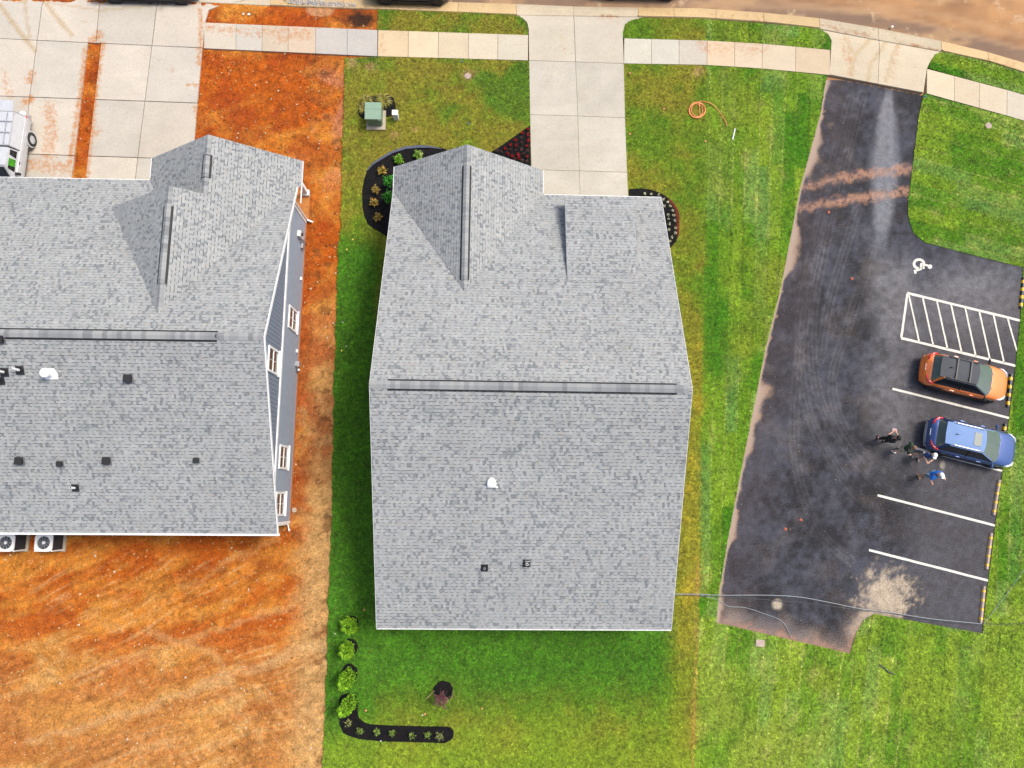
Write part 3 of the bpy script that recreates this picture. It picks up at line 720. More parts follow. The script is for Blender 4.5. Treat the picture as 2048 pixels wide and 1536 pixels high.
ast = [([(1200, 30), (1230, 31)], 12, .7), ([(1080, 24), (1130, 27)], 8, .5), ([(1120, 60), (1130, 110)], 10, .4)]
slab(drv, PL([(1036, 29), (1046, 36), (1054, 46), (1057, 60), (1058, 122), (1151, 125), (1147.5, 31)]), CZ, S(216, 206, 184), .2, ast, zfn=apz, amp=.09)
slab(drv, PL([(1147.5, 31), (1151, 125), (1247.5, 128), (1245.5, 66), (1250, 49), (1262, 41), (1285, 33)]), CZ, S(214, 204, 184), .2, ast, zfn=apz, amp=.09)
# car-park entry apron
apr = tag(empty('driveway_apron'), kind='structure')
tr = [([(1745, 72), (1710, 110), (1700, 150)], 5, .55), ([(1775, 80), (1740, 130), (1735, 165)], 5, .5), ([(1808, 70), (1785, 110), (1770, 165)], 4, .6), ([(1690, 75), (1704, 104)], 4, .5)]
slab(apr, PL([(1642, 58), (1656, 67), (1662, 82), (1661, 100), (1658, 150), (1755, 168.5), (1759, 80)]), CZ, S(228, 212, 182), .15, [([(1690, 78), (1700, 150)], 20, .5)], tr, zfn=apz)
slab(apr, PL([(1759, 80), (1755, 168.5), (1846, 186), (1853, 139), (1861, 121), (1870, 110), (1882, 102)]), CZ, S(230, 214, 184), .15, [([(1800, 85), (1780, 160)], 14, .45)], tr, zfn=apz)
# left drives
dl_ = tag(empty('driveway'), kind='structure')
h0 = lambda x: -14 + .012 * x
h1 = lambda x: 78 + .0465 * x
h2 = lambda x: 193 + .0355 * x
h3 = lambda x: 307 + .033 * x
h4 = lambda x: 420.
vls = [lambda y: float(np.interp(y, [-20, 82, 195, 300, 420], [-60, -68, -80, -92, -104])), lambda y: float(np.interp(y, [-20, 82, 195, 300, 420], [89, 75.5, 60.5, 50, 40])),
       lambda y: float(np.interp(y, [-20, 85, 200, 310, 420], [202, 193, 177, 160, 144])), lambda y: float(np.interp(y, [-20, 93, 205, 316, 420], [318, 304.5, 290.5, 276.5, 264])),
       lambda y: float(np.interp(y, [45, 97, 207, 270, 420], [411, 405.5, 395.5, 390.5, 380]))]
strip_l = lambda y: float(np.interp(y, [88, 357, 420], [177, 144.5, 137])); strip_r = lambda y: float(np.interp(y, [88, 357, 420], [203, 171.5, 164]))
LS = [([(185, 80), (200, 70)], 16, .85), ([(206, 90), (195, 150), (190, 200), (178, 300), (172, 360)], 13, .88), ([(172, 100), (160, 200), (140, 330)], 11, .8), ([(100, 215), (105, 260), (95, 330)], 26, .66), ([(60, 160), (64, 150)], 18, .72),
      ([(400, 20), (402, 60), (398, 130)], 10, .75), ([(390, 215), (394, 235)], 8, .8), ([(345, 142), (344, 140)], 8, .8), ([(60, 330), (140, 340), (170, 350)], 24, .7), ([(190, 270), (200, 260)], 12, .6), ([(375, 170), (395, 172)], 6, .8), ([(10, 150), (20, 190)], 18, .55), ([(52, 205), (62, 200)], 16, .85)]
LT = [([(0, 10), (40, 65), (72, 103)], 5.5, .8), ([(48, -6), (55, 40), (60, 75)], 4.5, .55), ([(83, -5), (110, 30), (145, 72)], 5, .75), ([(100, 5), (200, 22), (300, 12)], 3, .5), ([(20, -5), (50, 5)], 4, .6)]
hs = [h0, h1, h2, h3, h4]
for i in range(4):
    for j in range(4):
        L, R_ = vls[j], vls[j + 1]
        def cor(vf, hf, sgn=0):
            y = hf(200)
            for _ in range(6): x = vf(y); y = hf(x)
            return (x, y)
        if i > 0 and j == 1: R_ = strip_l
        if i > 0 and j == 2: L = strip_r
        q = [cor(L, hs[i]), cor(R_, hs[i]), cor(R_, hs[i + 1]), cor(L, hs[i + 1])]
        if i == 0 and j == 3: q = [cor(L, hs[i]), (520, -10), (440, 9), (418, 20), (411, 45), cor(R_, hs[i + 1]), cor(L, hs[i + 1])]
        slab(dl_, PL(q), CZ if i else CZ - .01, S(224, 213, 195) if (i + j) % 2 else S(216, 208, 192), .13, LS, LT if i < 2 else (), zfn=apz if i == 0 else None, amp=.10, inset=.020)
# kerb and gutter, one piece between joints
krb = tag(empty('kerb'), kind='structure')
jx = [-180, -60, 60, 180, 300, 420, 540, 604, 686, 796, 916, 1033, 1148, 1277, 1349, 1433, 1528, 1641, 1759, 1885, 1979, 2080, 2180]
for a, b in zip(jx[:-1], jx[1:]):
    cut = b < 560 or (1033 <= a < 1277) or (1641 <= a < 1885)
    n = 6; V = []; Fc = []
    e = .35
    prof = [(0, -.118), (.80, -.095), (.86, -.08 if cut else -.03), (.93, -.065 if cut else .03), (1.0, -.06 if cut else .038), (1.0, -.25)] if not cut else [(0, -.118), (.55, -.105), (.8, -.09), (.9, -.07), (1.0, -.055), (1.0, -.25)]
    for k in range(n + 1):
        x = a + e + (b - a - 2 * e) * k / n
        f0 = np.array(P(x, yat(KERB_FRONT, x))); f1 = np.array(P(x, yat(KERB_BACK, x)))
        for t, z in [(0, -.28)] + prof: V.append((*(f0 + (f1 - f0) * t), z))
    m_ = len(prof) + 1
    for k in range(n):
        for q in range(m_ - 1): Fc.append((k * m_ + q, (k + 1) * m_ + q, (k + 1) * m_ + q + 1, k * m_ + q + 1))
    V = np.array(V); u, v = UV(V[:, 0], V[:, 1]); cf, df = conc(S(234, 202, 150) if not cut else S(218, 202, 172), .1, [([(1200, 30), (1232, 31)], 10, .7), ([(1640, 45), (1700, 62), (1740, 70)], 9, .62), ([(1800, 85), (1880, 98)], 8, .62), ([(1430, 34), (1540, 42)], 8, .5), ([(1960, 120), (2040, 136)], 8, .6), ([(560, 8), (760, 16)], 14, .5)])
    me = npmesh('kerb_segment', V, np.array(Fc), M['kerb'], cf(u, v), {'Dirt': df(u, v)})
    link('kerb_segment', me, krb)

# ================================================================== HOUSES
PITCH, GP = .43, .667
def clip_poly(subj, clip):
    """Sutherland-Hodgman, clip is convex ccw"""
    out = subj
    for i in range(len(clip)):
        a, b = clip[i], clip[(i + 1) % len(clip)]
        inp, out = out, []
        if not inp: return []
        def side(p): return (b[0] - a[0]) * (p[1] - a[1]) - (b[1] - a[1]) * (p[0] - a[0])
        for j in range(len(inp)):
            p, q = inp[j], inp[(j + 1) % len(inp)]; sp, sq = side(p), side(q)
            if sp >= 0: out.append(p)
            if (sp >= 0) != (sq >= 0):
                t = sp / (sp - sq); out.append((p[0] + (q[0] - p[0]) * t, p[1] + (q[1] - p[1]) * t))
    return out
SHC = [S(*c, .63) * np.array([1.005, 1.0, .955]) for c in ((178, 181, 183), (176, 179, 181), (172, 175, 178), (182, 184, 185), (158, 162, 166), (142, 147, 152), (178, 177, 175), (186, 188, 189))]
SHW = [5, 5, 4, 4, 2.6, 2.4, 2, 3]
def shingles(mb, poly3, org, e, rnd, tintf=None):
    """lay laminated shingle tabs, course by course, over a convex roof plane; e = along the eave, org on the eave"""
    P3 = [Vector(p) for p in poly3]; e = Vector(e).normalized(); org = Vector(org)
    n = (P3[1] - P3[0]).cross(P3[2] - P3[0]).normalized()
    if n.z < 0: n = -n
    up = n.cross(e).normalized()
    if up.z < 0: up = -up
    p2 = [((p - org).dot(e), (p - org).dot(up)) for p in P3]
    a = sum(p2[i][0] * p2[(i + 1) % len(p2)][1] - p2[(i + 1) % len(p2)][0] * p2[i][1] for i in range(len(p2)))
    if a < 0: p2 = p2[::-1]
    amin, amax = min(p[0] for p in p2), max(p[0] for p in p2); bmin, bmax = min(p[1] for p in p2), max(p[1] for p in p2)
    EX = .150
    j0 = int(math.floor(bmin / EX)); j1 = int(math.ceil(bmax / EX))
    for j in range(j0, j1):
        b0 = j * EX; aa = amin - rnd.random() * .3; thick = rnd.random() < .5
        tint_row = rnd.uniform(.97, 1.03)
        while aa < amax:
            wd = rnd.choice((.09, .10, .11, .12, .13, .15)); a0, a1 = aa, aa + wd; aa = a1
            thick = not thick if rnd.random() < .8 else thick
            c = rnd.choices(SHC, SHW)[0] * tint_row * rnd.uniform(.96, 1.04)
            t = .014 if thick else .007
            rect = [(a0, b0), (a1, b0), (a1, b0 + EX), (a0, b0 + EX)]
            inside = a0 > amin + .001 and a1 < amax
            q = clip_poly(rect, p2)
            if len(q) < 3: continue
            def to3(p, h): return org + e * p[0] + up * p[1] + n * h
            hh = lambda b: .004 + t * (1 - (b - b0) / EX)
            cc = T(c)
            if thick:
                mb.add([to3(p, hh(p[1])) for p in q], [list(range(len(q)))], cc)
            else:
                # recessed tab with its darker granule band just under the course above
                bs = b0 + EX - .026
                lo = clip_poly(q, [(a0 - 1, b0 - 1), (a1 + 1, b0 - 1), (a1 + 1, bs), (a0 - 1, bs)]); hi = clip_poly(q, [(a0 - 1, bs), (a1 + 1, bs), (a1 + 1, b0 + 1), (a0 - 1, b0 + 1)])
                if len(lo) > 2: mb.add([to3(p, hh(p[1])) for p in lo], [list(range(len(lo)))], cc)
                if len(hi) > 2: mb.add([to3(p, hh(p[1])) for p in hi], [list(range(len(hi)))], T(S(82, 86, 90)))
            lowp = sorted([p for p in q if abs(p[1] - b0) < 1e-4])
            if len(lowp) >= 2:
                p, r_ = lowp[0], lowp[-1]
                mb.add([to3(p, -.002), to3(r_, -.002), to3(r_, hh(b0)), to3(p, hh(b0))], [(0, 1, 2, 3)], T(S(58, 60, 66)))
def deck(mb, poly3, th=.14):
    P3 = [Vector(p) for p in poly3]; n = (P3[1] - P3[0]).cross(P3[2] - P3[0]).normalized()
    if n.z < 0: P3 = P3[::-1]
    k = len(P3)
    vs = P3 + [p - Vector((0, 0, th)) for p in P3]
    mb.add(vs, [list(range(k)), list(range(k, 2 * k))[::-1]] + [(i, k + i, k + (i + 1) % k, (i + 1) % k) for i in range(k)])
def cap_mesh(pitch, w=.165, L=.24):
    mb = MB(); dz = w * pitch; t = .008
    vs = [(0, -w, -dz), (0, 0, 0), (0, w, -dz), (L, -w, -dz + .012), (L, 0, .012), (L, w, -dz + .012)]
    mb.add(vs, [(0, 3, 4, 1), (1, 4, 5, 2)]); mb.add([(L, -w, -dz + .012), (L, 0, .012), (L, w, -dz + .012), (L, -w, -dz - .004), (L, 0, -.004), (L, w, -dz - .004)], [(0, 1, 4, 3), (1, 2, 5, 4)])
    mb.add([(0, -w, -dz), (L, -w, -dz + .012), (L, -w, -dz - .006), (0, -w, -dz - .014)], [(3, 2, 1, 0)]); mb.add([(0, w, -dz), (L, w, -dz + .012), (L, w, -dz - .006), (0, w, -dz - .014)], [(0, 1, 2, 3)])
    return mb.mesh('ridge_cap', M['cap'])
CAPM, CAPG = cap_mesh(PITCH), cap_mesh(GP, .14)
def ridge(root, p0, p1, pitch, vent):
    """cap shingles along a ridge; vent = (from, to) metres with a raised ridge vent beneath"""
    p0 = Vector(p0); p1 = Vector(p1); L = (p1 - p0).length; an = math.atan2(p1.y - p0.y, p1.x - p0.x)
    st = .20; n = int(L / st); w = .165 if pitch == PITCH else .14
    if vent:
        mb = MB(); a, b = vent; dz = (w + .006) * pitch
        mb.add([(x, y, z) for x in (a, b) for y, z in ((-w - .075, -dz - .06), (-w - .075, -dz - .012), (0, .036), (w + .075, -dz - .012), (w + .075, -dz - .06))],
               [(0, 5, 6, 1), (1, 6, 7, 2), (2, 7, 8, 3), (3, 8, 9, 4), (0, 1, 2, 3, 4), (9, 8, 7, 6, 5)])
        mb.build('ridge_vent', M['ventblack'], root, p0, an)
    for k in range(n):
        x = k * st; dirv = (p1 - p0) / L
        raised = vent and vent[0] - .12 < x < vent[1] - .08
        o = link('ridge_cap', CAPM if pitch == PITCH else CAPG, root, p0 + dirv * x + Vector((0, 0, .052 if raised else .022)), an)
def gutter(root, p0, p1, out, hang=True, w=.055):
    """U gutter hung from p0 to p1 (local coords), out = outward unit vector"""
    p0 = Vector(p0); p1 = Vector(p1); o = Vector(out); h, t = .10, .010
    prof = [(0, 0), (0, -h), (w * .75, -h), (w, -.02), (w, 0), (w - t * 2.2, 0), (w - t * 2.2, -.02), (w * .7, -h + t), (t, -h + t), (t, 0)]
    mb = MB(); k = len(prof)
    vs = [p + o * a + Vector((0, 0, z)) for p in (p0, p1) for a, z in prof]
    mb.add(vs, [(i, (i + 1) % k, k + (i + 1) % k, k + i) for i in range(k)] + [list(range(k))[::-1], list(range(k, 2 * k))])
    g = mb.build('gutter', M['white'], root)
    if hang:
        L = (p1 - p0).length; n = int(L / .68); dr = (p1 - p0) / L; an = math.atan2(dr.y, dr.x)
        hb = MB(); hb.box((0, 0, 0), (.035, w + .045, .012)); hm = hb.mesh('gutter_hanger', M['white'])
        for i in range(n):
            link('gutter_hanger', hm, g, p0 + dr * (.3 + i * L / n) + o * (w * .5 - .02) + Vector((0, 0, .007)), an)
    return g
def lap_wall(root, a, b, z0, z1, nrm, mt, name='siding', topf=None):
    """clapboard wall between plan points a and b; real overlapping courses"""
    a = Vector((*a, 0)); b = Vector((*b, 0)); n = Vector((*nrm, 0)); mb = MB(); ex = .115
    k = int((z1 - z0) / ex) + 1
    for i in range(k):
        lo = z0 + i * ex; hi = min(z1, lo + ex)
        if hi - lo < .01: continue
        vs = [a + n * .022 + Vector((0, 0, lo)), b + n * .022 + Vector((0, 0, lo)), b + n * .006 + Vector((0, 0, hi)), a + n * .006 + Vector((0, 0, hi)), a + Vector((0, 0, lo)), b + Vector((0, 0, lo))]
        mb.add(vs, [(0, 1, 2, 3), (4, 5, 1, 0)])
    o = mb.build(name, mt, root); o['kind'] = 'stuff'; return o
def wallbox(root, a, b, z0, z1, th, mt, name='wall'):
    """thin solid wall; a->b plan line, th towards inside (left of a->b)"""
    a = Vector(a); b = Vector(b); dr = (b - a).normalized(); nn = Vector((-dr.y, dr.x))
    mb = MB(); mb.prism([tuple(a), tuple(b), tuple(b + nn * th), tuple(a + nn * th)], z0, z1); return mb.build(name, mt, root)
def window(root, y0, y1, z0, z1, X, sash=True):
    """window in a wall facing +x at X"""
    mb = MB(); t = .10; fr = .045
    for (ya, yb, za, zb) in ((y0 - t, y1 + t, z0 - t, z0), (y0 - t, y1 + t, z1, z1 + t), (y0 - t, y0, z0, z1), (y1, y1 + t, z0, z1)):
        mb.box((X + .03, (ya + yb) / 2, (za + zb) / 2), (.06, yb - ya - .001, zb - za - .001))
    zm = (z0 + z1) / 2; ym = (y0 + y1) / 2
    mb.box((X + .022, ym, zm), (.04, y1 - y0, .05))
    mb.box((X + .055, ym, z0 - t - .012), (.11, y1 - y0 + 2 * t + .06, .025))
    f = mb.build('window', M['white'], root)
    mu = MB()
    mu.box((X + .019, ym, (zm + z1) / 2), (.02, .022, (z1 - zm) - .06)); mu.box((X + .019, ym, (zm + z0) / 2), (.02, .022, (zm - z0) - .06))
    mu.build('muntin', M['white'], f)
    for za, zb in ((z0 + .02, zm - .025), (zm + .025, z1 - .02)):
        pn = MB(); pn.box((X + .006, ym, (za + zb) / 2), (.012, y1 - y0 - .02, zb - za)); pn.build('pane', M['glass'], f)
    return f
def roof_vent_box(name, loc, s, h, label, slope, cat='roof vent'):
    """black box vent standing on the roof plane"""
    r = empty(name, loc); mb = MB(); mb.box((0, 0, h * .5), (s * .8, s * .8, h)); b = mb.build('body', M['black'], r)
    c = MB(); c.prism([(-s / 2, -s / 2), (s / 2, -s / 2), (s / 2, s / 2), (-s / 2, s / 2)], h, h + .03); c.build('hood', M['ventblack'], r)
    f = MB(); e = s * .58; f.add([(-e, -e, -e * slope + .012), (e, -e, -e * slope + .012), (e, e, e * slope + .012), (-e, e, e * slope + .012)], [(0, 1, 2, 3)]); f.build('flashing', M['deck'], r)
    return tag(r, label, cat)
def pipe_vent(name, loc, r0, h, label, slope, pm='white', open_=True):
    r = empty(name, loc); mb = MB(); mb.cyl((0, 0, -.1), (0, 0, h), r0, n=14, caps=False); mb.cyl((0, 0, h), (0, 0, h - .001), r0, r0 * .78, 14, False); mb.build('pipe', M[pm], r)
    i = MB(); i.cyl((0, 0, h - .03), (0, 0, h - .029), r0 * .8, n=14); i.build('bore', M['black'], r)
    b = MB(); b.cyl((0, 0, -.08), (0, 0, .10), r0 * 2.1, r0 * 1.25, 14, False); b.build('boot', M['black'], r)
    f = MB(); e = r0 * 3.2; f.add([(-e, -e, -e * slope + .014), (e, -e, -e * slope + .014), (e, e, e * slope + .014), (-e, e, e * slope + .014)], [(0, 1, 2, 3)]); f.build('flashing', M['black'], r)
    return tag(r, label, 'vent pipe')

def down_pipe(root, pts):
    mb = MB(); mb.tube(pts, .045, 6); mb.build('downspout', M['white'], root)

def main_house():
    root = empty('house', (1.69, 4.37, 0), math.radians(-.6))
    tag(root, 'detached house under a plain grey shingle roof with a planted front bed', 'house')
    W, HE, RF, RR = 6.6, 3.0, 10.2, 10.28
    zr = HE + PITCH * RF; HR = zr - PITCH * RR
    # local frame: ridge on y = 0
    front = [(-W, RF, HE), (W, RF, HE), (W, 0, zr), (-W, 0, zr)]; rear = [(-W, -RR, HR), (W, -RR, HR), (W, 0, zr), (-W, 0, zr)]
    gx0, gx1, gy = -6.56, .70, 11.5; gm = (gx0 + gx1) / 2; gz = HE + GP * (gx1 - gm)
    yv = RF - (gz - HE) / PITCH
    gl = [(gx0, gy, HE), (gm, gy, gz), (gm, yv, gz), (gx0, RF, HE)]; gr = [(gx1, gy, HE), (gm, gy, gz), (gm, yv, gz), (gx1, RF, HE)]
    # shed dormer over the porch
    dx0, dx1, yb_, yf = 1.70, 4.98, 5.15, 9.72
    zb_ = HE + PITCH * (RF - yb_); zf_ = zb_ - .245 * (yf - yb_)
    shed = [(dx0, yf, zf_), (dx1, yf, zf_), (dx1, yb_, zb_), (dx0, yb_, zb_)]
    rnd = random.Random(3); sh = MB(); dk = MB()
    for pl, org, e in ((front, (-W, RF, HE), (1, 0, 0)), (rear, (-W, -RR, HR), (1, 0, 0)), (gl, (gx0, gy, HE), (0, 1, 0)), (gr, (gx1, gy, HE), (0, 1, 0)), (shed, (dx0, yf, zf_), (1, 0, 0))):
        if pl is gl or pl is gr or pl is shed: pl = [(x, y, z + .022) for x, y, z in pl]; org = (org[0], org[1], org[2] + .022)
        shingles(sh, pl, org, e, rnd); deck(dk, [(x, y, z - .004) for x, y, z in pl])
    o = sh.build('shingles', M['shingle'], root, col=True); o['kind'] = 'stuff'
    dk.build('roof', M['white'], root)
    ridge(root, (-W, 0, zr), (W, 0, zr), PITCH, (.72, 2 * W - .62)); ridge(root, (gm, gy, gz + .02), (gm, yv + .1, gz + .02), GP, (1.0, 6.4))
    # dormer cheeks and front
    ck = MB()
    for x in (dx0 + .12, dx1 - .12):
        ys = yf - .1; zs = HE + PITCH * (RF - ys)
        ck.add([(x, ys, zs - .2), (x, yb_ + .3, zb_ - .25), (x, ys, zf_ - .12)], [(0, 1, 2), (2, 1, 0)])
    ck.box(((dx0 + dx1) / 2, yf - .12, (zf_ + HE) / 2 + .05), (dx1 - dx0 - .26, .05, zf_ - HE - .25)); ck.build('dormer_wall', M['pale'], root)
    # walls
    x0, x1, y0, y1 = -W + .3, W - .3, -RR + .4, RF - .45
    wz = .0
    for a, b in (((x0, y0), (x1, y0)), ((x1, y0), (x1, y1)), ((x1, y1), (x0, y1)), ((x0, y1), (x0, y0))): wallbox(root, a, b, -.05, HE - .13, .15, M['pale'])
    for x, nn in ((x0, -1), (x1, 1)):
        mb = MB(); zt = zr - .18; xs = (x, x - nn * .14)
        p = [(y0, HE - .13), (y1, HE - .13), (y1, HE + .45 * PITCH - .2), (0, zt), (y0, HR + .4 * PITCH - .2)]
        vs = [(xx, y, z) for xx in xs for y, z in p]; mb.add(vs, [(0, 1, 2, 3, 4), (9, 8, 7, 6, 5)] + [(i, 5 + i, 5 + (i + 1) % 5, (i + 1) % 5) for i in range(5)]); mb.build('gable_wall', M['pale'], root)
        lap_wall(root, (x, y0), (x, y1), .15, HE - .15, (nn, 0), M['pale'])
    lap_wall(root, (x0, y0), (x1, y0), .15, HE - .2, (0, -1), M['pale'])
    g0, g1, gyw = gx0 + .35, gx1 - .35, gy - .35
    for a, b in (((g1, y1 - .15), (g1, gyw)), ((g1, gyw), (g0, gyw)), ((g0, gyw), (g0, y1 - .15))): wallbox(root, a, b, -.05, HE - .02, .14, M['pale'])
    mb = MB(); p = [(g0, HE - .02), (g1, HE - .02), (gm, gz - .28)]
    mb.add([(x, gyw, z) for x, z in p] + [(x, gyw - .12, z) for x, z in p], [(2, 1, 0), (3, 4, 5), (0, 1, 4, 3), (1, 2, 5, 4), (2, 0, 3, 5)]); mb.build('gable_wall', M['pale'], root)
    mb = MB(); mb.box(((1.1 + 5.0) / 2, y1 + .02, 1.15), (3.6, .06, 2.2)); gd = mb.build('garage_door', M['white'], root)
    # trim: rake boards, gutters, downspouts
    for x in (-W - .007, W + .007):
        for (ya, za), (yb2, zb2) in (((RF, HE), (0, zr)), ((0, zr), (-RR, HR))):
            tb = MB(); tb.add([(x + dx, y, z + dz) for dx in (-.006, .006) for y, z, dz in ((ya, za, -.17), (yb2, zb2, -.17), (yb2, zb2, .008), (ya, za, .008))], [(0, 1, 2, 3), (7, 6, 5, 4), (3, 2, 6, 7), (0, 4, 5, 1), (0, 3, 7, 4), (1, 5, 6, 2)])
            tb.build('rake_board', M['white'], root)
    gutter(root, (-W, -RR, HR + .0), (W, -RR, HR + .0), (0, -1, 0)); gutter(root, (gx1 + .1, RF, HE), (W, RF, HE), (0, 1, 0))
    gutter(root, (gx0, RF - .35, HE + .02), (gx0, gy, HE + .02), (-1, 0, 0), False); gutter(root, (gx1, RF + .12, HE + .02), (gx1, gy, HE + .02), (1, 0, 0), False)
    down_pipe(root, [(-W + .1, -RR - .06, HR - .1), (-W + .22, -RR + .25, HR - .4), (-W + .22, -RR + .33, .3), (-W - .12, -RR + .33, .12)])
    return root
main_house()
c0 = (1.69, 4.37)
def on_main_rear(px, py):
    z = 5.0
    for _ in range(12): x, y = P(px, py, z); z = 3.0 + PITCH * 10.2 - PITCH * (4.37 - y)
    return (x, y, z)
# goose-neck hood on the rear slope
def hood_vent(loc, label, rz=0):
    r = empty('dryer_vent_hood', loc, rz); mb = MB(); e = .28
    mb.add([(-e, -.16, -.16 * PITCH + .02), (e, -.16, -.16 * PITCH + .02), (e, -.10, -.1 * PITCH + .035), (-e, -.10, -.1 * PITCH + .035)], [(0, 1, 2, 3)]); mb.build('flange', M['white'], r)
    n = 14; b = MB(); vs = []
    prof = [(-.16, .10), (-.16, .15), (0, .18), (.12, .17), (.20, .14), (.24, .12), (.26, .09)]
    for yy, hh in prof:
        wd = .20 * math.sqrt(max(.02, 1 - max(0, (yy) / .265) ** 2))
        vs += [(-wd, yy, yy * PITCH + .01), (-wd, yy, yy * PITCH + hh * .75), (-wd * .6, yy, yy * PITCH + hh), (wd * .6, yy, yy * PITCH + hh), (wd, yy, yy * PITCH + hh * .75), (wd, yy, yy * PITCH + .01)]
    k = 6; b.add(vs, [(i * k + q, i * k + q + 1, (i + 1) * k + q + 1, (i + 1) * k + q) for i in range(len(prof) - 1) for q in range(k - 1)] + [list(range(k)), list(range((len(prof) - 1) * k, len(prof) * k))[::-1]])
    b.build('hood', M['white'], r, smooth=True)
    return tag(r, label, 'roof vent')
hood_vent(on_main_rear(983, 968), 'white rounded vent hood alone on the rear slope of the detached house')
pipe_vent('plumbing_vent', on_main_rear(969, 1136), .05, .28, 'small dark plumbing vent on the lower roof below the white hood', PITCH, 'grey')
pipe_vent('plumbing_vent', on_main_rear(1053, 1127), .055, .42, 'small plumbing vent with a pale pipe on the lower roof, nearer the parking lot', PITCH, 'offwhite')

LX, LY = -9.5, 6.55
def left_house():
    root = empty('house', (LX, LY, 0), math.radians(-.4))
    tag(root, 'blue-grey sided house with nested front gables on the bare clay lot', 'house')
    HE = 3.0; RF, RR, WL = 8.45, 8.27, -21.5
    zr = HE + PITCH * RF; HR = zr - PITCH * RR
    front = [(WL, RF, HE), (0, RF, HE), (0, 0, zr), (WL, 0, zr)]; rear = [(WL, -RR, HR), (0, -RR, HR), (0, 0, zr), (WL, 0, zr)]
    ex, gy = .17, 9.62                    # shared right eave of the nested gables, front rake
    sx = -3.45; sz = HE + GP * (ex - sx); sl = 2 * sx - ex
    bx = -4.63; bz = HE + GP * (ex - bx); by = 6.78
    yv = lambda x: RF - (GP * (ex - x)) / PITCH
    yend = RF - (bz - HE) / PITCH
    r1 = [(ex, gy, HE), (sx, gy, sz), (sx, yv(sx), sz), (ex, RF, HE)]
    r2 = [(sx, by, sz), (bx, by, bz), (bx, yend, bz), (sx, yv(sx), sz)]
    s_l = [(sl, gy, HE), (sx, gy, sz), (sx, by - .1, sz), (sl, by - .1, HE)]
    # left plane of the tall gable runs down to its valley with the main slope
    zl = lambda x: bz - GP * (bx - x)
    xl = (lambda z0: bx - (bz - z0) / GP)(HE + PITCH * (RF - by))
    b_l = [(xl, by, HE + PITCH * (RF - by)), (bx, by, bz), (bx, yend, bz)]
    rnd = random.Random(9); sh = MB(); dk = MB()
    for i, (pl, org, e) in enumerate(((front, (WL, RF, HE), (1, 0, 0)), (rear, (WL, -RR, HR), (1, 0, 0)), (r1, (ex, gy, HE), (0, 1, 0)), (r2, (ex, gy, HE), (0, 1, 0)), (s_l, (sl, gy, HE), (0, 1, 0)), (b_l, (xl, by, HE + PITCH * (RF - by)), (0, 1, 0)))):
        if i > 1: pl = [(x, y, z + .022) for x, y, z in pl]; org = (org[0], org[1], org[2] + .022)
        shingles(sh, pl, org, e, rnd); deck(dk, [(x, y, z - .004) for x, y, z in pl], .13)
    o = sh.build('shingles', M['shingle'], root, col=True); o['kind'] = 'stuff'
    dk.build('roof', M['white'], root)
    ridge(root, (0, 0, zr), (WL, 0, zr), PITCH, (1.95, -WL - .5)); ridge(root, (sx, gy, sz + .02), (sx, by, sz + .02), GP, (.95, 2.05)); ridge(root, (bx, by, bz + .02), (bx, yend + .1, bz + .02), GP, (.9, 4.4))
    mb = MB(); mb.add([(bx, by - .12, bz - .15), (xl + .2, by - .12, zl(xl + .2) - .12), (sx, by - .12, sz - .1)], [(0, 1, 2), (2, 1, 0)]); mb.build('upper_gable_wall', M['board'], root)
    # right-hand gable wall
    X = -.32; y0, y1 = -RR + .38, 7.66; zb = 2.93
    wallbox(root, (X, y0), (X, y1), .12, zb, .15, M['siding']); lap_wall(root, (X, y0 + .1), (X, y1 - .1), .14, zb - .01, (1, 0), M['siding'])
    mb = MB(); mb.box((X - .02, (y0 + y1) / 2, .05), (.12, y1 - y0 + .04, .22)); mb.build('foundation', M['found'], root)
    mb = MB(); mb.box((X + .035, (y0 + y1) / 2, zb + .075), (.07, y1 - y0, .15)); mb.build('belly_band', M['white'], root)
    # vertical boards of the gable, each its own board
    y = y0 + .05; bw = .20; rake = lambda q: zr - .16 - PITCH * abs(q)
    while y < y1 - .1:
        za, zt = zb + .155, min(rake(y), rake(y + bw))
        if zt - za > .05:
            b = MB(); g = .008
            b.add([(X + dx, yy, z) for dx in (.0, .022) for yy, z in ((y + g, za), (y + bw - g, za), (y + bw - g, rake(y + bw - g)), (y + g, rake(y + g)))], [(3, 2, 1, 0), (4, 5, 6, 7), (0, 1, 5, 4), (1, 2, 6, 5), (2, 3, 7, 6), (3, 0, 4, 7)])
            b.build('gable_board', M['board'], root)
        y += bw
    mb = MB(); p = [(y0, zb), (y1, zb), (y1, rake(y1)), (0, rake(0)), (y0, rake(y0))]
    mb.add([(xx, yy, z) for xx in (X - .002, X - .12) for yy, z in p], [(0, 1, 2, 3, 4), (9, 8, 7, 6, 5)] + [(i, 5 + i, 5 + (i + 1) % 5, (i + 1) % 5) for i in range(5)]); mb.build('gable_wall', M['ventblack'], root)
    for a, b, z0, z1 in ((1.54, 2.47, .95, 2.2), (-1.06, -.11, 3.62, 4.92), (-5.25, -4.31, 1.2, 2.42), (-7.42, -6.5, 1.3, 2.58)): window(root, a, b, z0, z1, X + .024)
    # other walls
    wallbox(root, (WL + .3, y0), (X, y0), -.05, HR - .05, .15, M['siding']); wallbox(root, (X - .15, y1), (WL + .3, y1), -.05, HE + .0, .15, M['siding']); wallbox(root, (WL + .3, y1), (WL + .3, y0), -.05, HE, .15, M['siding'])
    # small porch column and beam at the front corner
    mb = MB(); mb.box((-.30, 9.15, 1.55), (.2, .2, 2.75)); mb.box((-.30, 9.15, .25), (.3, .3, .34)); mb.box((-.30, 9.15, 2.86), (.28, .28, .12)); mb.build('porch_column', M['white'], root)
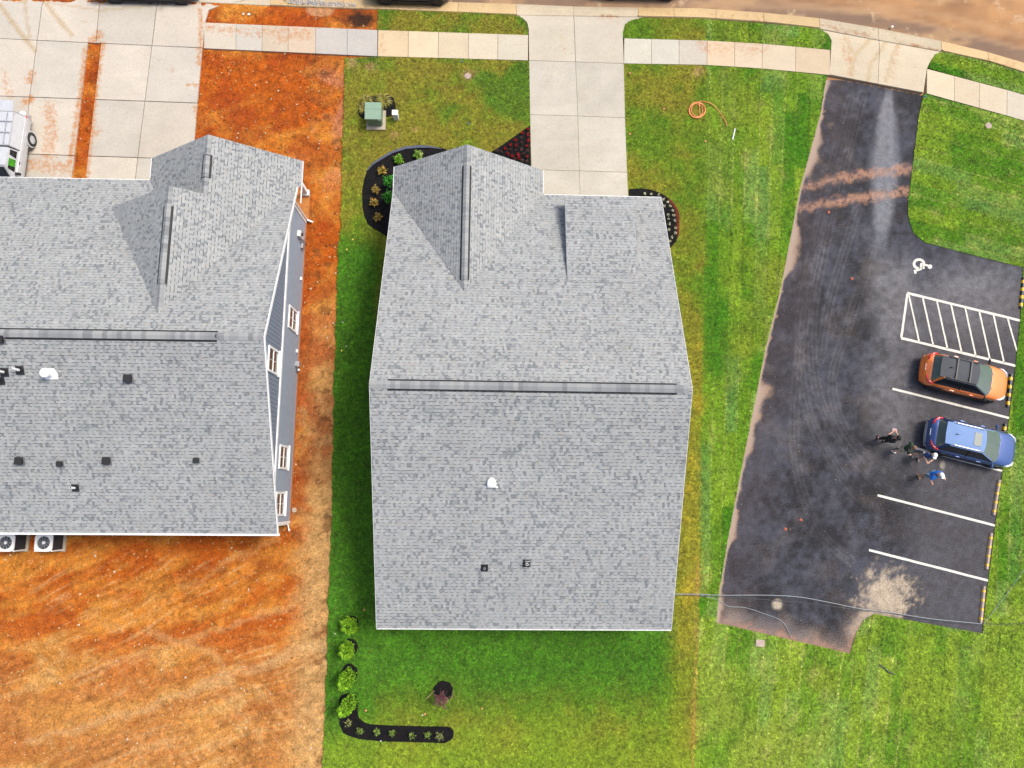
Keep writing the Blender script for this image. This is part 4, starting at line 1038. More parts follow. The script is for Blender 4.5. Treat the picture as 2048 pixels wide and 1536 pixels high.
    mb = MB(); mb.box((-.30, 8.45, 2.82), (.18, 1.9, .22)); mb.box((-3.6, 9.25, 2.82), (6.5, .18, .22)); mb.build('porch_beam', M['white'], root)
    mb = MB(); mb.box((-3.5, 8.5, .10), (6.7, 1.7, .2)); mb.build('porch_floor', mat('dusty_porch_concrete', S(214, 138, 66), .9, var=.2, scale=4), root)
    mb = MB(); p = [(sl + .3, HE - .05), (ex - .3, HE - .05), (sx, sz - .22)]
    mb.add([(x, gy - .3, z) for x, z in p] + [(x, gy - .42, z) for x, z in p], [(2, 1, 0), (3, 4, 5), (0, 1, 4, 3), (1, 2, 5, 4), (2, 0, 3, 5)]); mb.build('gable_wall', M['board'], root)
    # corner boards and downspouts
    for yy, zz, hh in ((y1 - .05, 1.5, 2.8), (y0 + .03, 1.4, 2.6)): mb = MB(); mb.box((X + .01, yy, zz), (.09, .12, hh)); mb.build('corner_board', M['white'], root)
    down_pipe(root, [(X + .10, y1 + .05, 2.9), (X + .10, y1 + .05, .25), (X + .38, y1 - .02, .10)]); down_pipe(root, [(.05, -RR - .06, HR - .1), (X + .0, y0 - .06, HR - .45), (X - .02, y0 - .06, .25), (X + .02, y0 - .40, .10)])
    for (ya, za), (yb2, zb2) in (((RF, HE), (0, zr)), ((0, zr), (-RR, HR))):
        tb = MB(); tb.add([(.012 + dx, yy, z + dz) for dx in (-.013, .013) for yy, z, dz in ((ya, za, -.17), (yb2, zb2, -.17), (yb2, zb2, .012), (ya, za, .012))], [(0, 1, 2, 3), (7, 6, 5, 4), (3, 2, 6, 7), (0, 4, 5, 1), (0, 3, 7, 4), (1, 5, 6, 2)])
        tb.build('rake_board', M['white'], root)
    gutter(root, (WL, -RR, HR), (.08, -RR, HR), (0, -1, 0), True, .10); gutter(root, (WL, RF, HE), (sl - .1, RF, HE), (0, 1, 0))
    gutter(root, (sl, RF + .12, HE + .02), (sl, gy, HE + .02), (-1, 0, 0), False); gutter(root, (ex, RF - 1.0, HE + .02), (ex, gy, HE + .02), (1, 0, 0), False)
    # wall fittings
    mb = MB(); mb.box((X + .12, 6.45, 1.35), (.16, .3, .55)); e = mb.build('electric_meter', M['offwhite'], root); m2 = MB(); m2.cyl((X + .2, 6.45, 1.45), (X + .28, 6.45, 1.45), .09, n=14); m2.build('dial', M['glass'], e)
    m2 = MB(); m2.cyl((X + .1, 6.45, 1.1), (X + .1, 6.45, .0), .03, n=8); m2.cyl((X + .1, 6.2, 1.2), (X + .1, 6.2, .2), .02, n=8); m2.box((X + .1, 6.05, .75), (.12, .22, .3)); m2.build('conduit', M['steel'], e)
    for yy, z in ((4.42, .5), (.62, .55)): mb = MB(); mb.box((X + .05, yy, z), (.09, .16, .16)); mb.build('wall_cap', M['white'], root)
    mb = MB(); mb.box((X + .13, -.05, .55), (.2, .26, .3)); mb.cyl((X + .12, -.05, .0), (X + .12, -.05, .4), .025, n=8); mb.cyl((X + .12, -.3, .0), (X + .12, -.3, .55), .02, n=8); mb.ball((X + .16, -.34, .5), .09); mb.tube([(X + .12, -.3, .5), (X + .12, -.15, .75), (X + .12, -.05, .68)], .02); mb.build('gas_meter', M['steel'], root)
    return root
left_house()
def on_left_rear(px, py):
    z = 5.0
    for _ in range(12): x, y = P(px, py, z); z = 3.0 + PITCH * 8.45 - PITCH * (LY - y)
    return (x, y, z)
for px, py, s, lb in ((41, 922, .31, 'black square roof vent left of the small black vent on the clay-lot house'), (215, 922, .31, 'black square roof vent between two smaller black vents on the clay-lot house'), (258, 758, .33, 'black square roof vent alone just below the main ridge of the clay-lot house'),
                      (122, 928, .22, 'small black roof vent between two larger square vents'), (394, 921, .22, 'small black roof vent alone toward the gable end of the clay-lot house'), (3, 680, .30, 'black roof vent tight under the ridge of the clay-lot house')):
    roof_vent_box('roof_vent', on_left_rear(px, py), s, .16, lb, PITCH)
pipe_vent('vent_pipe', on_left_rear(40, 741), .055, .58, 'tall white vent pipe with black boot nearest the white goose-neck', PITCH)
pipe_vent('vent_pipe', on_left_rear(9, 745), .055, .55, 'white vent pipe with black boot second from the white goose-neck', PITCH)
pipe_vent('vent_pipe', on_left_rear(151, 976), .05, .38, 'short white vent pipe with black boot low on the roof below the row of vents', PITCH)
pipe_vent('vent_pipe', on_left_rear(2, 762), .05, .12, 'low black pipe boot beside the two white vent pipes', PITCH, 'black')
gl_ = on_left_rear(102, 752); g = empty('gooseneck_vent', gl_)
mb = MB(); e = .30; mb.add([(-e * .8, -.14, -.14 * PITCH + .02), (e, -.14, -.14 * PITCH + .02), (e, .10, .1 * PITCH + .02), (e * .6, .30, .3 * PITCH + .02), (-e * .4, .30, .3 * PITCH + .02), (-e * .8, .1, .1 * PITCH + .02)], [(0, 1, 2, 3, 4, 5)]); mb.build('flange', M['white'], g)
mb = MB(); mb.cyl((0, .06, 0), (0, .06, .42), .12, n=16); mb.build('stack', M['white'], g, smooth=False)
mb = MB(); mb.ball((0, .06, .45), (.21, .21, .12), 16, 6, zmin=-.2); mb.build('cap', M['white'], g, smooth=True)
tag(g, 'bulky white capped goose-neck vent on the clay-lot house roof', 'roof vent')

# ================================================================== THINGS ON THE SITE
def wheel_mesh(r, w, rimmat, spokes=5):
    t = MB(); n = 24
    prof = [(-w / 2, r * .62), (-w / 2, r * .93), (-w * .35, r), (w * .35, r), (w / 2, r * .93), (w / 2, r * .62)]
    vs = [(r_ * math.cos(2 * math.pi * k / n), y, r_ * math.sin(2 * math.pi * k / n)) for y, r_ in prof for k in range(n)]
    fs = [(i * n + k, i * n + (k + 1) % n, (i + 1) * n + (k + 1) % n, (i + 1) * n + k) for i in range(len(prof) - 1) for k in range(n)]
    t.add(vs, fs); tm = t.mesh('tyre', M['rubber'], True)
    m_ = MB(); m_.cyl((0, -w * .3, 0), (0, w * .3, 0), r * .64, n=24, caps=False); m_.cyl((0, -w * .12, 0), (0, w * .12, 0), r * .60, n=24)
    for sgn in (-1, 1):
        for k in range(spokes):
            a = 2 * math.pi * k / spokes; c = Vector((math.cos(a) * r * .33, sgn * w * .30, math.sin(a) * r * .33))
            m_.box(c, (r * .58, .03, r * .16), mat=Matrix.Rotation(-a, 3, 'Y'))
        m_.cyl((0, sgn * w * .2, 0), (0, sgn * w * .36, 0), r * .16, n=12)
    return tm, m_.mesh('rim', rimmat)
def loft(rings, closed=False):
    mb = MB(); k = len(rings[0]); vs = [p for r_ in rings for p in r_]
    fs = [(i * k + q, i * k + q + 1, (i + 1) * k + q + 1, (i + 1) * k + q) for i in range(len(rings) - 1) for q in range(k - 1)]
    mb.add(vs, fs + [list(range(k))[::-1], list(range((len(rings) - 1) * k, len(rings) * k))]); return mb
def interp(x, t): return float(np.interp(x, [a for a, _ in t], [b for _, b in t]))
def rrect(x0, x1, hw, rf, rr, n=5, bow=0.0):
    """rounded plan outline, front corners radius rf, rear rr; bow pushes the front centre forward"""
    pts = []
    for cx, cy, r_, a0 in ((x1 - rf, hw - rf, rf, 0), (x0 + rr, hw - rr, rr, 90), (x0 + rr, -hw + rr, rr, 180), (x1 - rf, -hw + rf, rf, 270)):
        for k in range(n + 1):
            a = math.radians(a0 + 90 * k / n); pts.append([cx + r_ * math.cos(a), cy + r_ * math.sin(a)])
    for p in pts:
        if p[0] > (x0 + x1) / 2: p[0] += bow * (1 - (p[1] / hw) ** 2)
    # extra points over the long front and rear for the bow
    out = []
    for i, p in enumerate(pts):
        q = pts[(i + 1) % len(pts)]; out.append(tuple(p))
        if abs(q[1] - p[1]) > .4:
            for t in (.25, .5, .75):
                y = p[1] + (q[1] - p[1]) * t; x = p[0] + (q[0] - p[0]) * t
                if x > (x0 + x1) / 2: x = x1 + bow * (1 - (y / hw) ** 2)
                else: x = x0
                out.append((x, y))
    return out
def suv(name, loc, rz, paint, roofmat, label, L=4.45, W=1.84, rimmat=None, rails=None, crossbars=False, sunroof=False, plate=True, group=None, spoiler=None, trim=None):
    root = tag(empty(name, loc, rz), label, 'car', group); s = L / 4.6; hwm = W / 2
    top = [(-2.3, .72), (-2.24, .90), (-2.05, 1.0), (-1.0, 1.02), (.6, 1.0), (1.1, 1.02), (1.5, .97), (1.95, .88), (2.18, .76), (2.3, .60)]
    hw = [(-2.3, .66), (-2.2, .82), (-2.0, .92), (-1.4, .985), (0, 1.0), (1.2, .985), (1.7, .95), (2.0, .84), (2.2, .66), (2.3, .44)]
    bot = [(-2.3, .42), (-2.1, .28), (-1.6, .22), (1.6, .22), (2.1, .26), (2.3, .36)]
    half = [(0, 1.0), (.3, 1.0), (.6, .992), (.82, .97), (.92, .92), (.975, .80), (1.0, .62), (1.0, .45), (.985, .25), (.95, .08), (.85, 0), (.5, 0)]
    rings = []
    for i in range(33):
        x = -2.3 + 4.6 * i / 32
        x = 2.3 * math.sin(math.pi / 2 * (x / 2.3)) if abs(x) < 2.3 else x
        h = interp(x, hw) * hwm; zt = interp(x, top); zb = interp(x, bot)
        crown = .035 * (1 if x > .9 else .3)
        pr = [(x * s, h * fy, zb + (zt - zb) * fz + crown * (1 - fy * fy) * (fz > .9)) for fy, fz in half]
        rings.append([(a, -b, c) for a, b, c in pr[::-1]] + pr[1:])
    body = loft(rings).build('body', paint, root, smooth=True)
    # greenhouse: belt outline to roof outline
    def ring(pl, z, zc=0): return [(x * s, y * hwm / .93, z + zc * (1 - (y / .7) ** 2)) for x, y in pl]
    b0 = rrect(-2.02, 1.14, .83, .22, .30, bow=.16); b1 = rrect(-1.74, .0, .62, .16, .20, bow=.10)
    gz0, gz1 = .99, 1.60
    mb = MB(); k = len(b0); r0, r1 = ring(b0, gz0), ring(b1, gz1)
    fs = []; mi = []
    for i in range(k):
        j = (i + 1) % k; fs.append((i, j, k + j, k + i))
        xm = (b0[i][0] + b0[j][0]) / 2; ym = (b0[i][1] + b0[j][1]) / 2
        mi.append(1 if (xm > 1.0 or (xm < -1.75 and abs(ym) < .78)) else 0)
    mb.add(r0 + r1, fs); mb.mi = mi
    gl = mb.build('glasshouse', [M['autoglass'], M['screenglass']], root, smooth=False)
    rf = MB(); o1 = rrect(-1.78, .02, .635, .16, .20, bow=.10); rings2 = [ring(o1, gz1 - .02)] + [ring([((x + .86) * t_ - .86, y * t_) for x, y in o1], gz1 + .010 + .065 * (1 - t_ ** 2.5)) for t_ in (1, .96, .88, .75, .58, .4, .2, .02)]
    vs = [p for r_ in rings2 for p in r_]; fs = [(a * k + i, a * k + (i + 1) % k, (a + 1) * k + (i + 1) % k, (a + 1) * k + i) for a in range(8) for i in range(k)] + [list(range(8 * k, 9 * k))]
    rf.add(vs, fs); roof = rf.build('roof', roofmat, root, smooth=True)
    # pillars
    for (bx, by), (tx, ty), w_ in (((1.0, .79), (-.04, .60), .05), ((-.42, .835), (-.62, .63), .05), ((-1.88, .72), (-1.68, .54), .11)):
        for sg in (1, -1):
            pm = MB(); pm.tube([(bx * s, sg * by * hwm / .93, gz0 - .02), (tx * s, sg * ty * hwm / .93, gz1 + .01)], w_ * .62, 6); pm.build('pillar', roofmat if bx > 0 or paint is roofmat else (paint if bx < -1 else M['black']), root)
    # rear spoiler
    sp = MB(); ys = [-.56, -.3, 0, .3, .56]
    sp.add([(x * s, y * hwm / .93, z) for y in ys for x, z in ((-1.62, gz1 + .045), (-1.95 + .05 * abs(y), gz1 - .0), (-1.95 + .05 * abs(y), gz1 - .035), (-1.62, gz1 - .03))], [(i * 4 + q, (i + 1) * 4 + q, (i + 1) * 4 + (q + 1) % 4, i * 4 + (q + 1) % 4) for i in range(4) for q in range(4)] + [(0, 1, 2, 3), (19, 18, 17, 16)])
    sp.build('spoiler', spoiler or roofmat, root)
    # cowl and wiper
    cw = MB(); cw.add([(x * s, y * hwm / .93, 1.035) for x, y in ((1.10, -.66), (1.22, -.4), (1.27, 0), (1.22, .4), (1.10, .66), (.98, .66), (1.12, .4), (1.16, 0), (1.12, -.4), (.98, -.66))], [(0, 1, 8, 9), (1, 2, 7, 8), (2, 3, 6, 7), (3, 4, 5, 6)]); cw.build('cowl', M['black'], root)
    # lamps
    for sg in (1, -1):
        hl = MB(); yy = hwm
        hl.tube([(2.12 * s, sg * .52 * yy / .93, .80), (2.02 * s, sg * .70 * yy / .93, .83), (1.80 * s, sg * .825 * yy / .93, .87), (1.62 * s, sg * .86 * yy / .93, .885)], [.045, .06, .05, .02], 8); hl.build('headlight', M['lamp'], root, smooth=True)
        tl = MB(); tl.tube([(-2.225 * s, sg * .42 * yy / .93, .90), (-2.19 * s, sg * .62 * yy / .93, .93), (-2.03 * s, sg * .79 * yy / .93, .97), (-1.82 * s, sg * .835 * yy / .93, .985)], [.035, .06, .065, .03], 8); tl.build('tail_light', M['red'], root, smooth=True)
        mm = MB(); mm.ball((.92 * s, sg * (hwm + .10), 1.06), (.07, .12, .075), 10, 6); mm.tube([(.92 * s, sg * (hwm - .08), 1.02), (.92 * s, sg * (hwm + .04), 1.04)], .03); mm.build('mirror', paint if roofmat is not M['roofblack'] else M['black'], root, smooth=True)
        for xd in (-.75, .32):
            dh = MB(); dh.box((xd * s, sg * (hwm + .006), .86), (.2, .025, .028)); dh.build('door_handle', paint, root)
        sk = MB(); sk.box((0, sg * (hwm - .01), .29), (2.1 * s, .05, .13)); sk.build('sill', M['black'], root)
    bm_ = MB(); pts = [(-2.27, -.72), (-2.335, -.4), (-2.35, 0), (-2.335, .4), (-2.27, .72)]
    bm_.add([(x * s, y * hwm / .93, z) for x, y in pts for z in (.40, .56)] + [((x + .18) * s, y * hwm / .93, z) for x, y in pts for z in (.40, .575)], [(2 * i, 2 * i + 2, 2 * i + 3, 2 * i + 1) for i in range(4)] + [(2 * i + 1, 2 * i + 3, 2 * i + 13, 2 * i + 11) for i in range(4)]); bm_.build('bumper_trim', trim or M['grey'], root)
    if plate: pl = MB(); pl.box((-2.27 * s, 0, .80), (.02, .34, .17), mat=Matrix.Rotation(-.35, 3, 'Y')); pl.build('licence_plate', M['plate'], root)
    if rails:
        for sg in (1, -1): rl = MB(); rl.tube([(-1.62 * s, sg * .56 * hwm / .93, gz1 + .04), (-1.5 * s, sg * .565 * hwm / .93, gz1 + .10), (-.25 * s, sg * .565 * hwm / .93, gz1 + .10), (-.05 * s, sg * .55 * hwm / .93, gz1 + .03)], .022, 6); rl.build('roof_rail', rails, root)
    if crossbars:
        for x in (-1.15, -.42): cb = MB(); cb.box((x * s, 0, gz1 + .115), (.07, 1.12 * hwm / .93, .03)); cb.build('crossbar', M['black'], root)
    if sunroof: sr = MB(); sr.prism([(-.55 * s, -.33), (-.18 * s, -.33), (-.18 * s, .33), (-.55 * s, .33)], gz1 + .055, gz1 + .082); sr.build('sunroof', M['screenglass'], root)
    an = MB(); an.add([(-1.5 * s, -.025, gz1 + .06), (-1.28 * s, 0, gz1 + .06), (-1.5 * s, .025, gz1 + .06), (-1.48 * s, 0, gz1 + .16)], [(0, 1, 3), (1, 2, 3), (2, 0, 3)]); an.build('antenna_fin', M['black'], root)
    r_ = .35; tm, rm = wheel_mesh(r_, .23, rimmat or M['rim'])
    for x in (-1.38, 1.40):
        for sg in (1, -1):
            a = MB(); a.cyl((x * s, sg * (hwm - .2), r_ + .01), (x * s, sg * (hwm + .004), r_ + .01), r_ + .055, n=28); a.build('wheel_arch', M['black'], root)
            wh = empty('wheel', (x * s, sg * (hwm - .095), r_)); wh.parent = root
            link('tyre', tm, wh); link('rim', rm, wh)
    return root
ax = math.radians(-13.6)
def mid_pt(px, py, h): return P(px, py, h)
oc = (24.42, 5.98); bc = (24.42, 2.63)
suv('parked_car', (oc[0], oc[1], .006), ax, M['orange'], M['roofblack'], 'orange compact crossover with black roof and roof bars beside the striped aisle', 4.42, 1.80, M['darkrim'], M['black'], True, spoiler=M['roofblack'], trim=M['orange'])
suv('parked_car', (bc[0], bc[1], .006), ax, M['blue'], mat('light_blue_roof', (.16, .25, .44), .75, .0, .04, coat=0, spec=.25), 'blue crossover with silver roof rails and a sunroof', 4.55, 1.84, M['rim'], M['steel'], False, True, trim=M['grey'])
for (xa, xb, y), paint, lb in (((-5.95, -3.11, 27.02), M['blackpaint'], 'black car with silver wheels parked at the kerb by the grass verge'), ((6.68, 9.8, 27.62), M['greypaint'], 'dark grey car on the road beyond the main driveway'), ((-20.69, -17.12, 26.72), M['greypaint'], 'dark vehicle with silver wheels stopped at the left driveways')):
    L = (xb - xa) / 2.78 * 4.6
    suv('street_car', ((xa + xb) / 2 - .02, y + .93, -.125), 0.0, paint, paint, lb, L, 1.86, M['rim'], None)

# ---- white pickup with a cap and rack
def pickup():
    root = tag(empty('pickup_truck', (-25.06, 18.45, CZ + .004), math.radians(-90 - 1.5)), 'white pickup truck with a white bed cap and rack on the left driveway', 'truck')
    # local: x forward (towards the house), rear axle at x = 0, y left
    hw = .93; wp = M['whitepaint']
    half = [(0, 1.0), (.6, 1.0), (.9, .98), (.97, .9), (1.0, .7), (1.0, .35), (.97, .1), (.9, 0), (.5, 0)]
    rings = []
    for x, h, zt, zb in ((-1.0, .88, 1.0, .55), (-.95, .93, 1.05, .48), (.9, .93, 1.05, .42), (1.0, .93, 1.08, .40), (2.4, .93, 1.08, .40), (2.6, .93, 1.08, .4), (3.3, .90, 1.02, .42), (3.65, .80, .9, .45), (3.72, .6, .75, .5)):
        pr = [(x, h * fy, zb + (zt - zb) * fz) for fy, fz in half]; rings.append([(a, -b, c) for a, b, c in pr[::-1]] + pr[1:])
    loft(rings).build('body', wp, root)
    c = MB(); b0 = rrect(1.0, 2.55, .86, .15, .06); b1 = rrect(1.08, 2.02, .70, .12, .06); k = len(b0)
    c.add([(x, y, 1.06) for x, y in b0] + [(x, y, 1.62) for x, y in b1], [(i, (i + 1) % k, k + (i + 1) % k, k + i) for i in range(k)] + [list(range(k, 2 * k))]); cab = c.build('cab', wp, root)
    w_ = MB(); w_.add([(2.5, -.72, 1.12), (2.5, .72, 1.12), (2.10, .60, 1.57), (2.10, -.60, 1.57)], [(0, 1, 2, 3)]); w_.v = [(x + .03, y, z + .02) for x, y, z in w_.v]; w_.build('windscreen', M['autoglass'], root)
    gm = mat('green_jacket_inside', (.08, .42, .02), .7)
    for sg in (1, -1):
        for x0, x1, mt in ((1.10, 1.48, M['autoglass']), (1.56, 2.20, gm if sg == 1 else M['autoglass'])):
            q = MB(); z0, z1 = 1.16, 1.52
            def yy(z): return (.86 - (.86 - .70) * (z - 1.06) / .56) + .012
            q.add([(x0, sg * yy(z0), z0), (x1, sg * yy(z0), z0), (min(x1, x1 - .06), sg * yy(z1), z1), (x0 + .04, sg * yy(z1), z1)], [(0, 1, 2, 3), (3, 2, 1, 0)]); o = q.build('side_window', mt, root)
            if mt is gm: q2 = MB(); q2.add([(x1 - .26, sg * (yy(z0) + .01), z0), (x1, sg * (yy(z0) + .01), z0), (x1 - .06, sg * (yy(z1) + .01), z1), (x1 - .2, sg * (yy(z1) + .01), z1)], [(0, 1, 2, 3), (3, 2, 1, 0)]); q2.build('quarter_glass', M['autoglass'], root)
        m2 = MB(); m2.box((2.3, sg * 1.06, 1.18), (.10, .22, .16)); m2.tube([(2.3, sg * .88, 1.12), (2.3, sg * 1.0, 1.15)], .025); m2.build('mirror', M['black'], root)
        t = MB(); t.box((-.93, sg * .87, .88), (.14, .10, .22)); t.build('tail_light', M['red'], root)
        dh = MB(); dh.box((1.62, sg * .935, 1.0), (.16, .02, .03)); dh.build('door_handle', M['black'], root)
        fl = MB(); fl.cyl((0, sg * .78, .42), (0, sg * .955, .42), .44, n=28); fl.build('wheel_arch', wp, root)
    cp = MB(); r0 = [(x, y, 1.06) for x, y in ((-.98, -.90), (.96, -.90), (.96, .90), (-.98, .90))]; r1 = [(x, y, 1.60) for x, y in ((-.86, -.68), (.94, -.68), (.94, .68), (-.86, .68))]
    cp.add(r0 + r1, [(i, (i + 1) % 4, 4 + (i + 1) % 4, 4 + i) for i in range(4)] + [(4, 5, 6, 7)]); cap = cp.build('bed_cap', wp, root)
    tr = MB(); tr.tube([(-.9, .70, 1.6), (.96, .70, 1.6)], .02, 4); tr.tube([(.97, -.9, 1.1), (.97, -.69, 1.62), (.97, .69, 1.62), (.97, .9, 1.1)], .022, 4); tr.tube([(-.92, -.9, 1.08), (-.88, -.69, 1.62), (-.88, .69, 1.62), (-.92, .9, 1.08)], .018, 4); tr.build('cap_seal', M['grey'], root)
    for pts in ([(.9, .45, 1.68), (-.8, .45, 1.68)], [(.9, -.45, 1.68), (-.8, -.45, 1.68)], [(.3, .69, 1.66), (.3, -.69, 1.66)], [(-.3, .69, 1.66), (-.3, -.69, 1.66)]): rk = MB(); rk.tube(pts, .02, 6); rk.build('rack_bar', M['steel'], root)
    for x, y in ((.3, .45), (-.3, .45), (.3, -.45), (-.3, -.45)): ft = MB(); ft.box((x, y, 1.635), (.06, .06, .09)); ft.build('rack_foot', M['steel'], root)
    dr = MB(); dr.box((-1.14, 0, 1.66), (.56, 1.34, .035), mat=Matrix.Rotation(.12, 3, 'Y')); dr.build('cap_door', wp, root)
    bp = MB(); bp.box((-1.12, 0, .55), (.22, 1.7, .18)); bp.build('bumper', M['steel'], root)
    tg = MB(); tg.box((-1.03, 0, .84), (.05, 1.5, .4)); tg.build('tailgate', wp, root)
    tm, rm = wheel_mesh(.37, .26, M['rim'], 6)
    for x in (0, 2.9):
        for sg in (1, -1): wh = empty('wheel', (x, sg * .86, .37)); wh.parent = root; link('tyre', tm, wh); link('rim', rm, wh)
    return root
pickup()
wb = MB(); wb.ball((0, 0, .0), (.17, .14, .12), 12, 8); 
o = wb.build('white_bag', M['white'], None, (-24.50, 19.68, .76), smooth=True); tag(o, 'round white bag tied on the rear bumper of the white pickup', 'bag')

# ---- wheel stops
def wheel_stop(a, b, label, group, striped=True):
    a = Vector((*P(*a), .006)); b = Vector((*P(*b), .006)); dr = b - a; L = dr.length; an = math.atan2(dr.y, dr.x)
    root = tag(empty('wheel_stop', (a + b) / 2, an), label, 'wheel stop', group)
    prof = [(-.085, 0), (-.075, .06), (-.045, .11), (.045, .11), (.075, .06), (.085, 0)]
    def seg(x0, x1, mt, nm, g=0.0):
        mb = MB(); mb.add([(x, y * (1 + g), z * (1 + g)) for x in (x0, x1) for y, z in prof], [(i, i + 1, 6 + i + 1, 6 + i) for i in range(5)] + [(0, 1, 2, 3, 4, 5)[::-1], (6, 7, 8, 9, 10, 11)]); return mb.build(nm, mt, root)
    seg(-L / 2, L / 2, M['stop'] if not striped else M['black'], 'bar')
    n = 4
    for k in range(n):
        x = -L / 2 + L * (k + .55) / n
        hl = .09 if striped else .055; seg(x - hl, x + hl, M['yellow'], 'yellow_stripe', .04)
    return root
STP = 'striped wheel stops along the lawn edge of the parking lot'
wheel_stop((2046, 556), (2040, 617), 'black and yellow wheel stop in the wheelchair bay', STP)
wheel_stop((2021, 749), (2014, 814), 'black and yellow wheel stop in front of the orange car', STP)
wheel_stop((2009, 848), (2000, 916), 'yellow striped wheel stop half hidden by the blue car', STP)
wheel_stop((1997.5, 960), (1986, 1030), 'grey wheel stop with yellow marks in the stall next to the blue car', STP, False)
wheel_stop((1981.5, 1066), (1972, 1138), 'grey wheel stop with yellow marks between two empty stall lines', STP, False)
wheel_stop((1967, 1172), (1960, 1245), 'grey wheel stop with yellow marks at the cable end of the lot', STP, False)

# ---- transformer cabinet and pedestal
tx, ty = P(752.5, 243)
r = tag(empty('transformer_cabinet', (-6.24, 20.02, GZ - .01)), 'green steel transformer cabinet on a concrete pad in the front lawn', 'utility cabinet')
mb = MB(); mb.box((0, -.02, .06), (1.02, 1.12, .12)); mb.build('pad', M['concreteplain'], r)
mb = MB(); mb.box((-.03, .1, .5), (.80, .78, .78)); mb.build('cabinet', M['green'], r)
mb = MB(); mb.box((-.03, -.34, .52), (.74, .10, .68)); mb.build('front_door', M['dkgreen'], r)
mb = MB(); mb.add([(x, y, z) for x in (-.46, .40) for y, z in ((-.44, .84), (-.44, .94), (.10, 1.0), (.10, .88))], [(0, 1, 2, 3), (7, 6, 5, 4), (1, 5, 6, 2), (0, 4, 5, 1), (0, 3, 7, 4), (3, 2, 6, 7)]); mb.build('lid', M['green'], r)
mb = MB(); mb.box((-.03, .305, .93), (.86, .38, .12)); mb.build('rear_lid', M['green'], r)
mb = MB(); mb.box((.30, -.455, .87), (.10, .012, .06)); mb.build('warning_label', M['plate'], r)
x, y = P(793, 237)
r = tag(empty('utility_pedestal', (x, y - .02, GZ - .01)), 'small pale grey utility pedestal beside the green cabinet', 'pedestal')
mb = MB(); mb.box((0, 0, .29), (.27, .24, .58)); mb.build('housing', M['offwhite'], r); mb = MB(); mb.box((0, .01, .60), (.31, .29, .06)); mb.build('cap', M['offwhite'], r)
for k in range(4): mb = MB(); mb.box((0, -.124, .18 + k * .1), (.2, .01, .02)); mb.build('louvre', M['grey'], r)

# ---- air conditioners behind the left house
def ac(px, label):
    x, y = P(px, 1082); r = tag(empty('air_conditioner', (x, y - .02, -.03)), label, 'air conditioner', 'condensers behind the clay-lot house')
    s = .82; h = .88
    mb = MB(); mb.box((.02, 0, .04), (.96, .96, .09)); mb.build('pad', M['concreteplain'], r)
    mb = MB(); mb.box((0, 0, .09 + h / 2), (s - .06, s - .06, h - .02)); mb.build('coil', M['black'], r)
    for k in range(9): mb = MB(); mb.box((0, 0, .16 + k * .085), (s - .03, s - .03, .014)); mb.build('louvre', M['darkrim'], r)
    for sx_ in (-1, 1):
        for sy_ in (-1, 1): mb = MB(); mb.box((sx_ * (s / 2 - .02), sy_ * (s / 2 - .02), .09 + h / 2), (.06, .06, h)); mb.build('corner_post', M['offwhite'], r)
    # top ring
    z = .09 + h; out = rrect(-s / 2 - .01, s / 2 + .01, s / 2 + .01, .12, .12, 5); n = 40
    outer = []
    for k in range(n):
        a = 2 * math.pi * k / n; c_, s_ = math.cos(a), math.sin(a); e = (s / 2 + .012) / (abs(c_) ** 6 + abs(s_) ** 6) ** (1 / 6); outer.append((e * c_, e * s_))
    mb = MB(); ri = .30
    vs = [(x_, y_, z) for x_, y_ in outer] + [(x_ * .97, y_ * .97, z + .05) for x_, y_ in outer] + [(ri * math.cos(2 * math.pi * k / n), ri * math.sin(2 * math.pi * k / n), z + .045) for k in range(n)] + [(ri * math.cos(2 * math.pi * k / n), ri * math.sin(2 * math.pi * k / n), z - .1) for k in range(n)]
    mb.add(vs, [(q * n + k, q * n + (k + 1) % n, (q + 1) * n + (k + 1) % n, (q + 1) * n + k) for q in range(3) for k in range(n)]); mb.build('top_cover', M['offwhite'], r)
    for k in range(3):
        a = 2.1 * k + .5; b = MB(); pts = []
        b.add([(.05 * math.cos(a), .05 * math.sin(a), z - .08), (.27 * math.cos(a - .35), .27 * math.sin(a - .35), z - .09), (.29 * math.cos(a), .29 * math.sin(a), z - .06), (.27 * math.cos(a + .4), .27 * math.sin(a + .4), z - .03), (.06 * math.cos(a + .9), .06 * math.sin(a + .9), z - .06)], [(0, 1, 2, 3, 4)]); b.build('fan_blade', M['offwhite'], r)
    mb = MB(); mb.cyl((0, 0, z - .12), (0, 0, z + .04), .075, n=16); mb.build('hub', M['offwhite'], r)
    gb = MB()
    for k in range(10): a = 2 * math.pi * k / 10; gb.tube([(.07 * math.cos(a), .07 * math.sin(a), z + .045), (.31 * math.cos(a), .31 * math.sin(a), z + .045)], .008, 4)
    for rr in (.13, .19, .25): gb.tube([(rr * math.cos(2 * math.pi * k / 20), rr * math.sin(2 * math.pi * k / 20), z + .045) for k in range(21)], .005, 4)
    o = gb.build('fan_grille', M['steel'], r); o['kind'] = 'stuff'
ac(38, 'air conditioner farther from the house corner behind the clay-lot house'); ac(112, 'air conditioner nearer the house corner behind the clay-lot house')

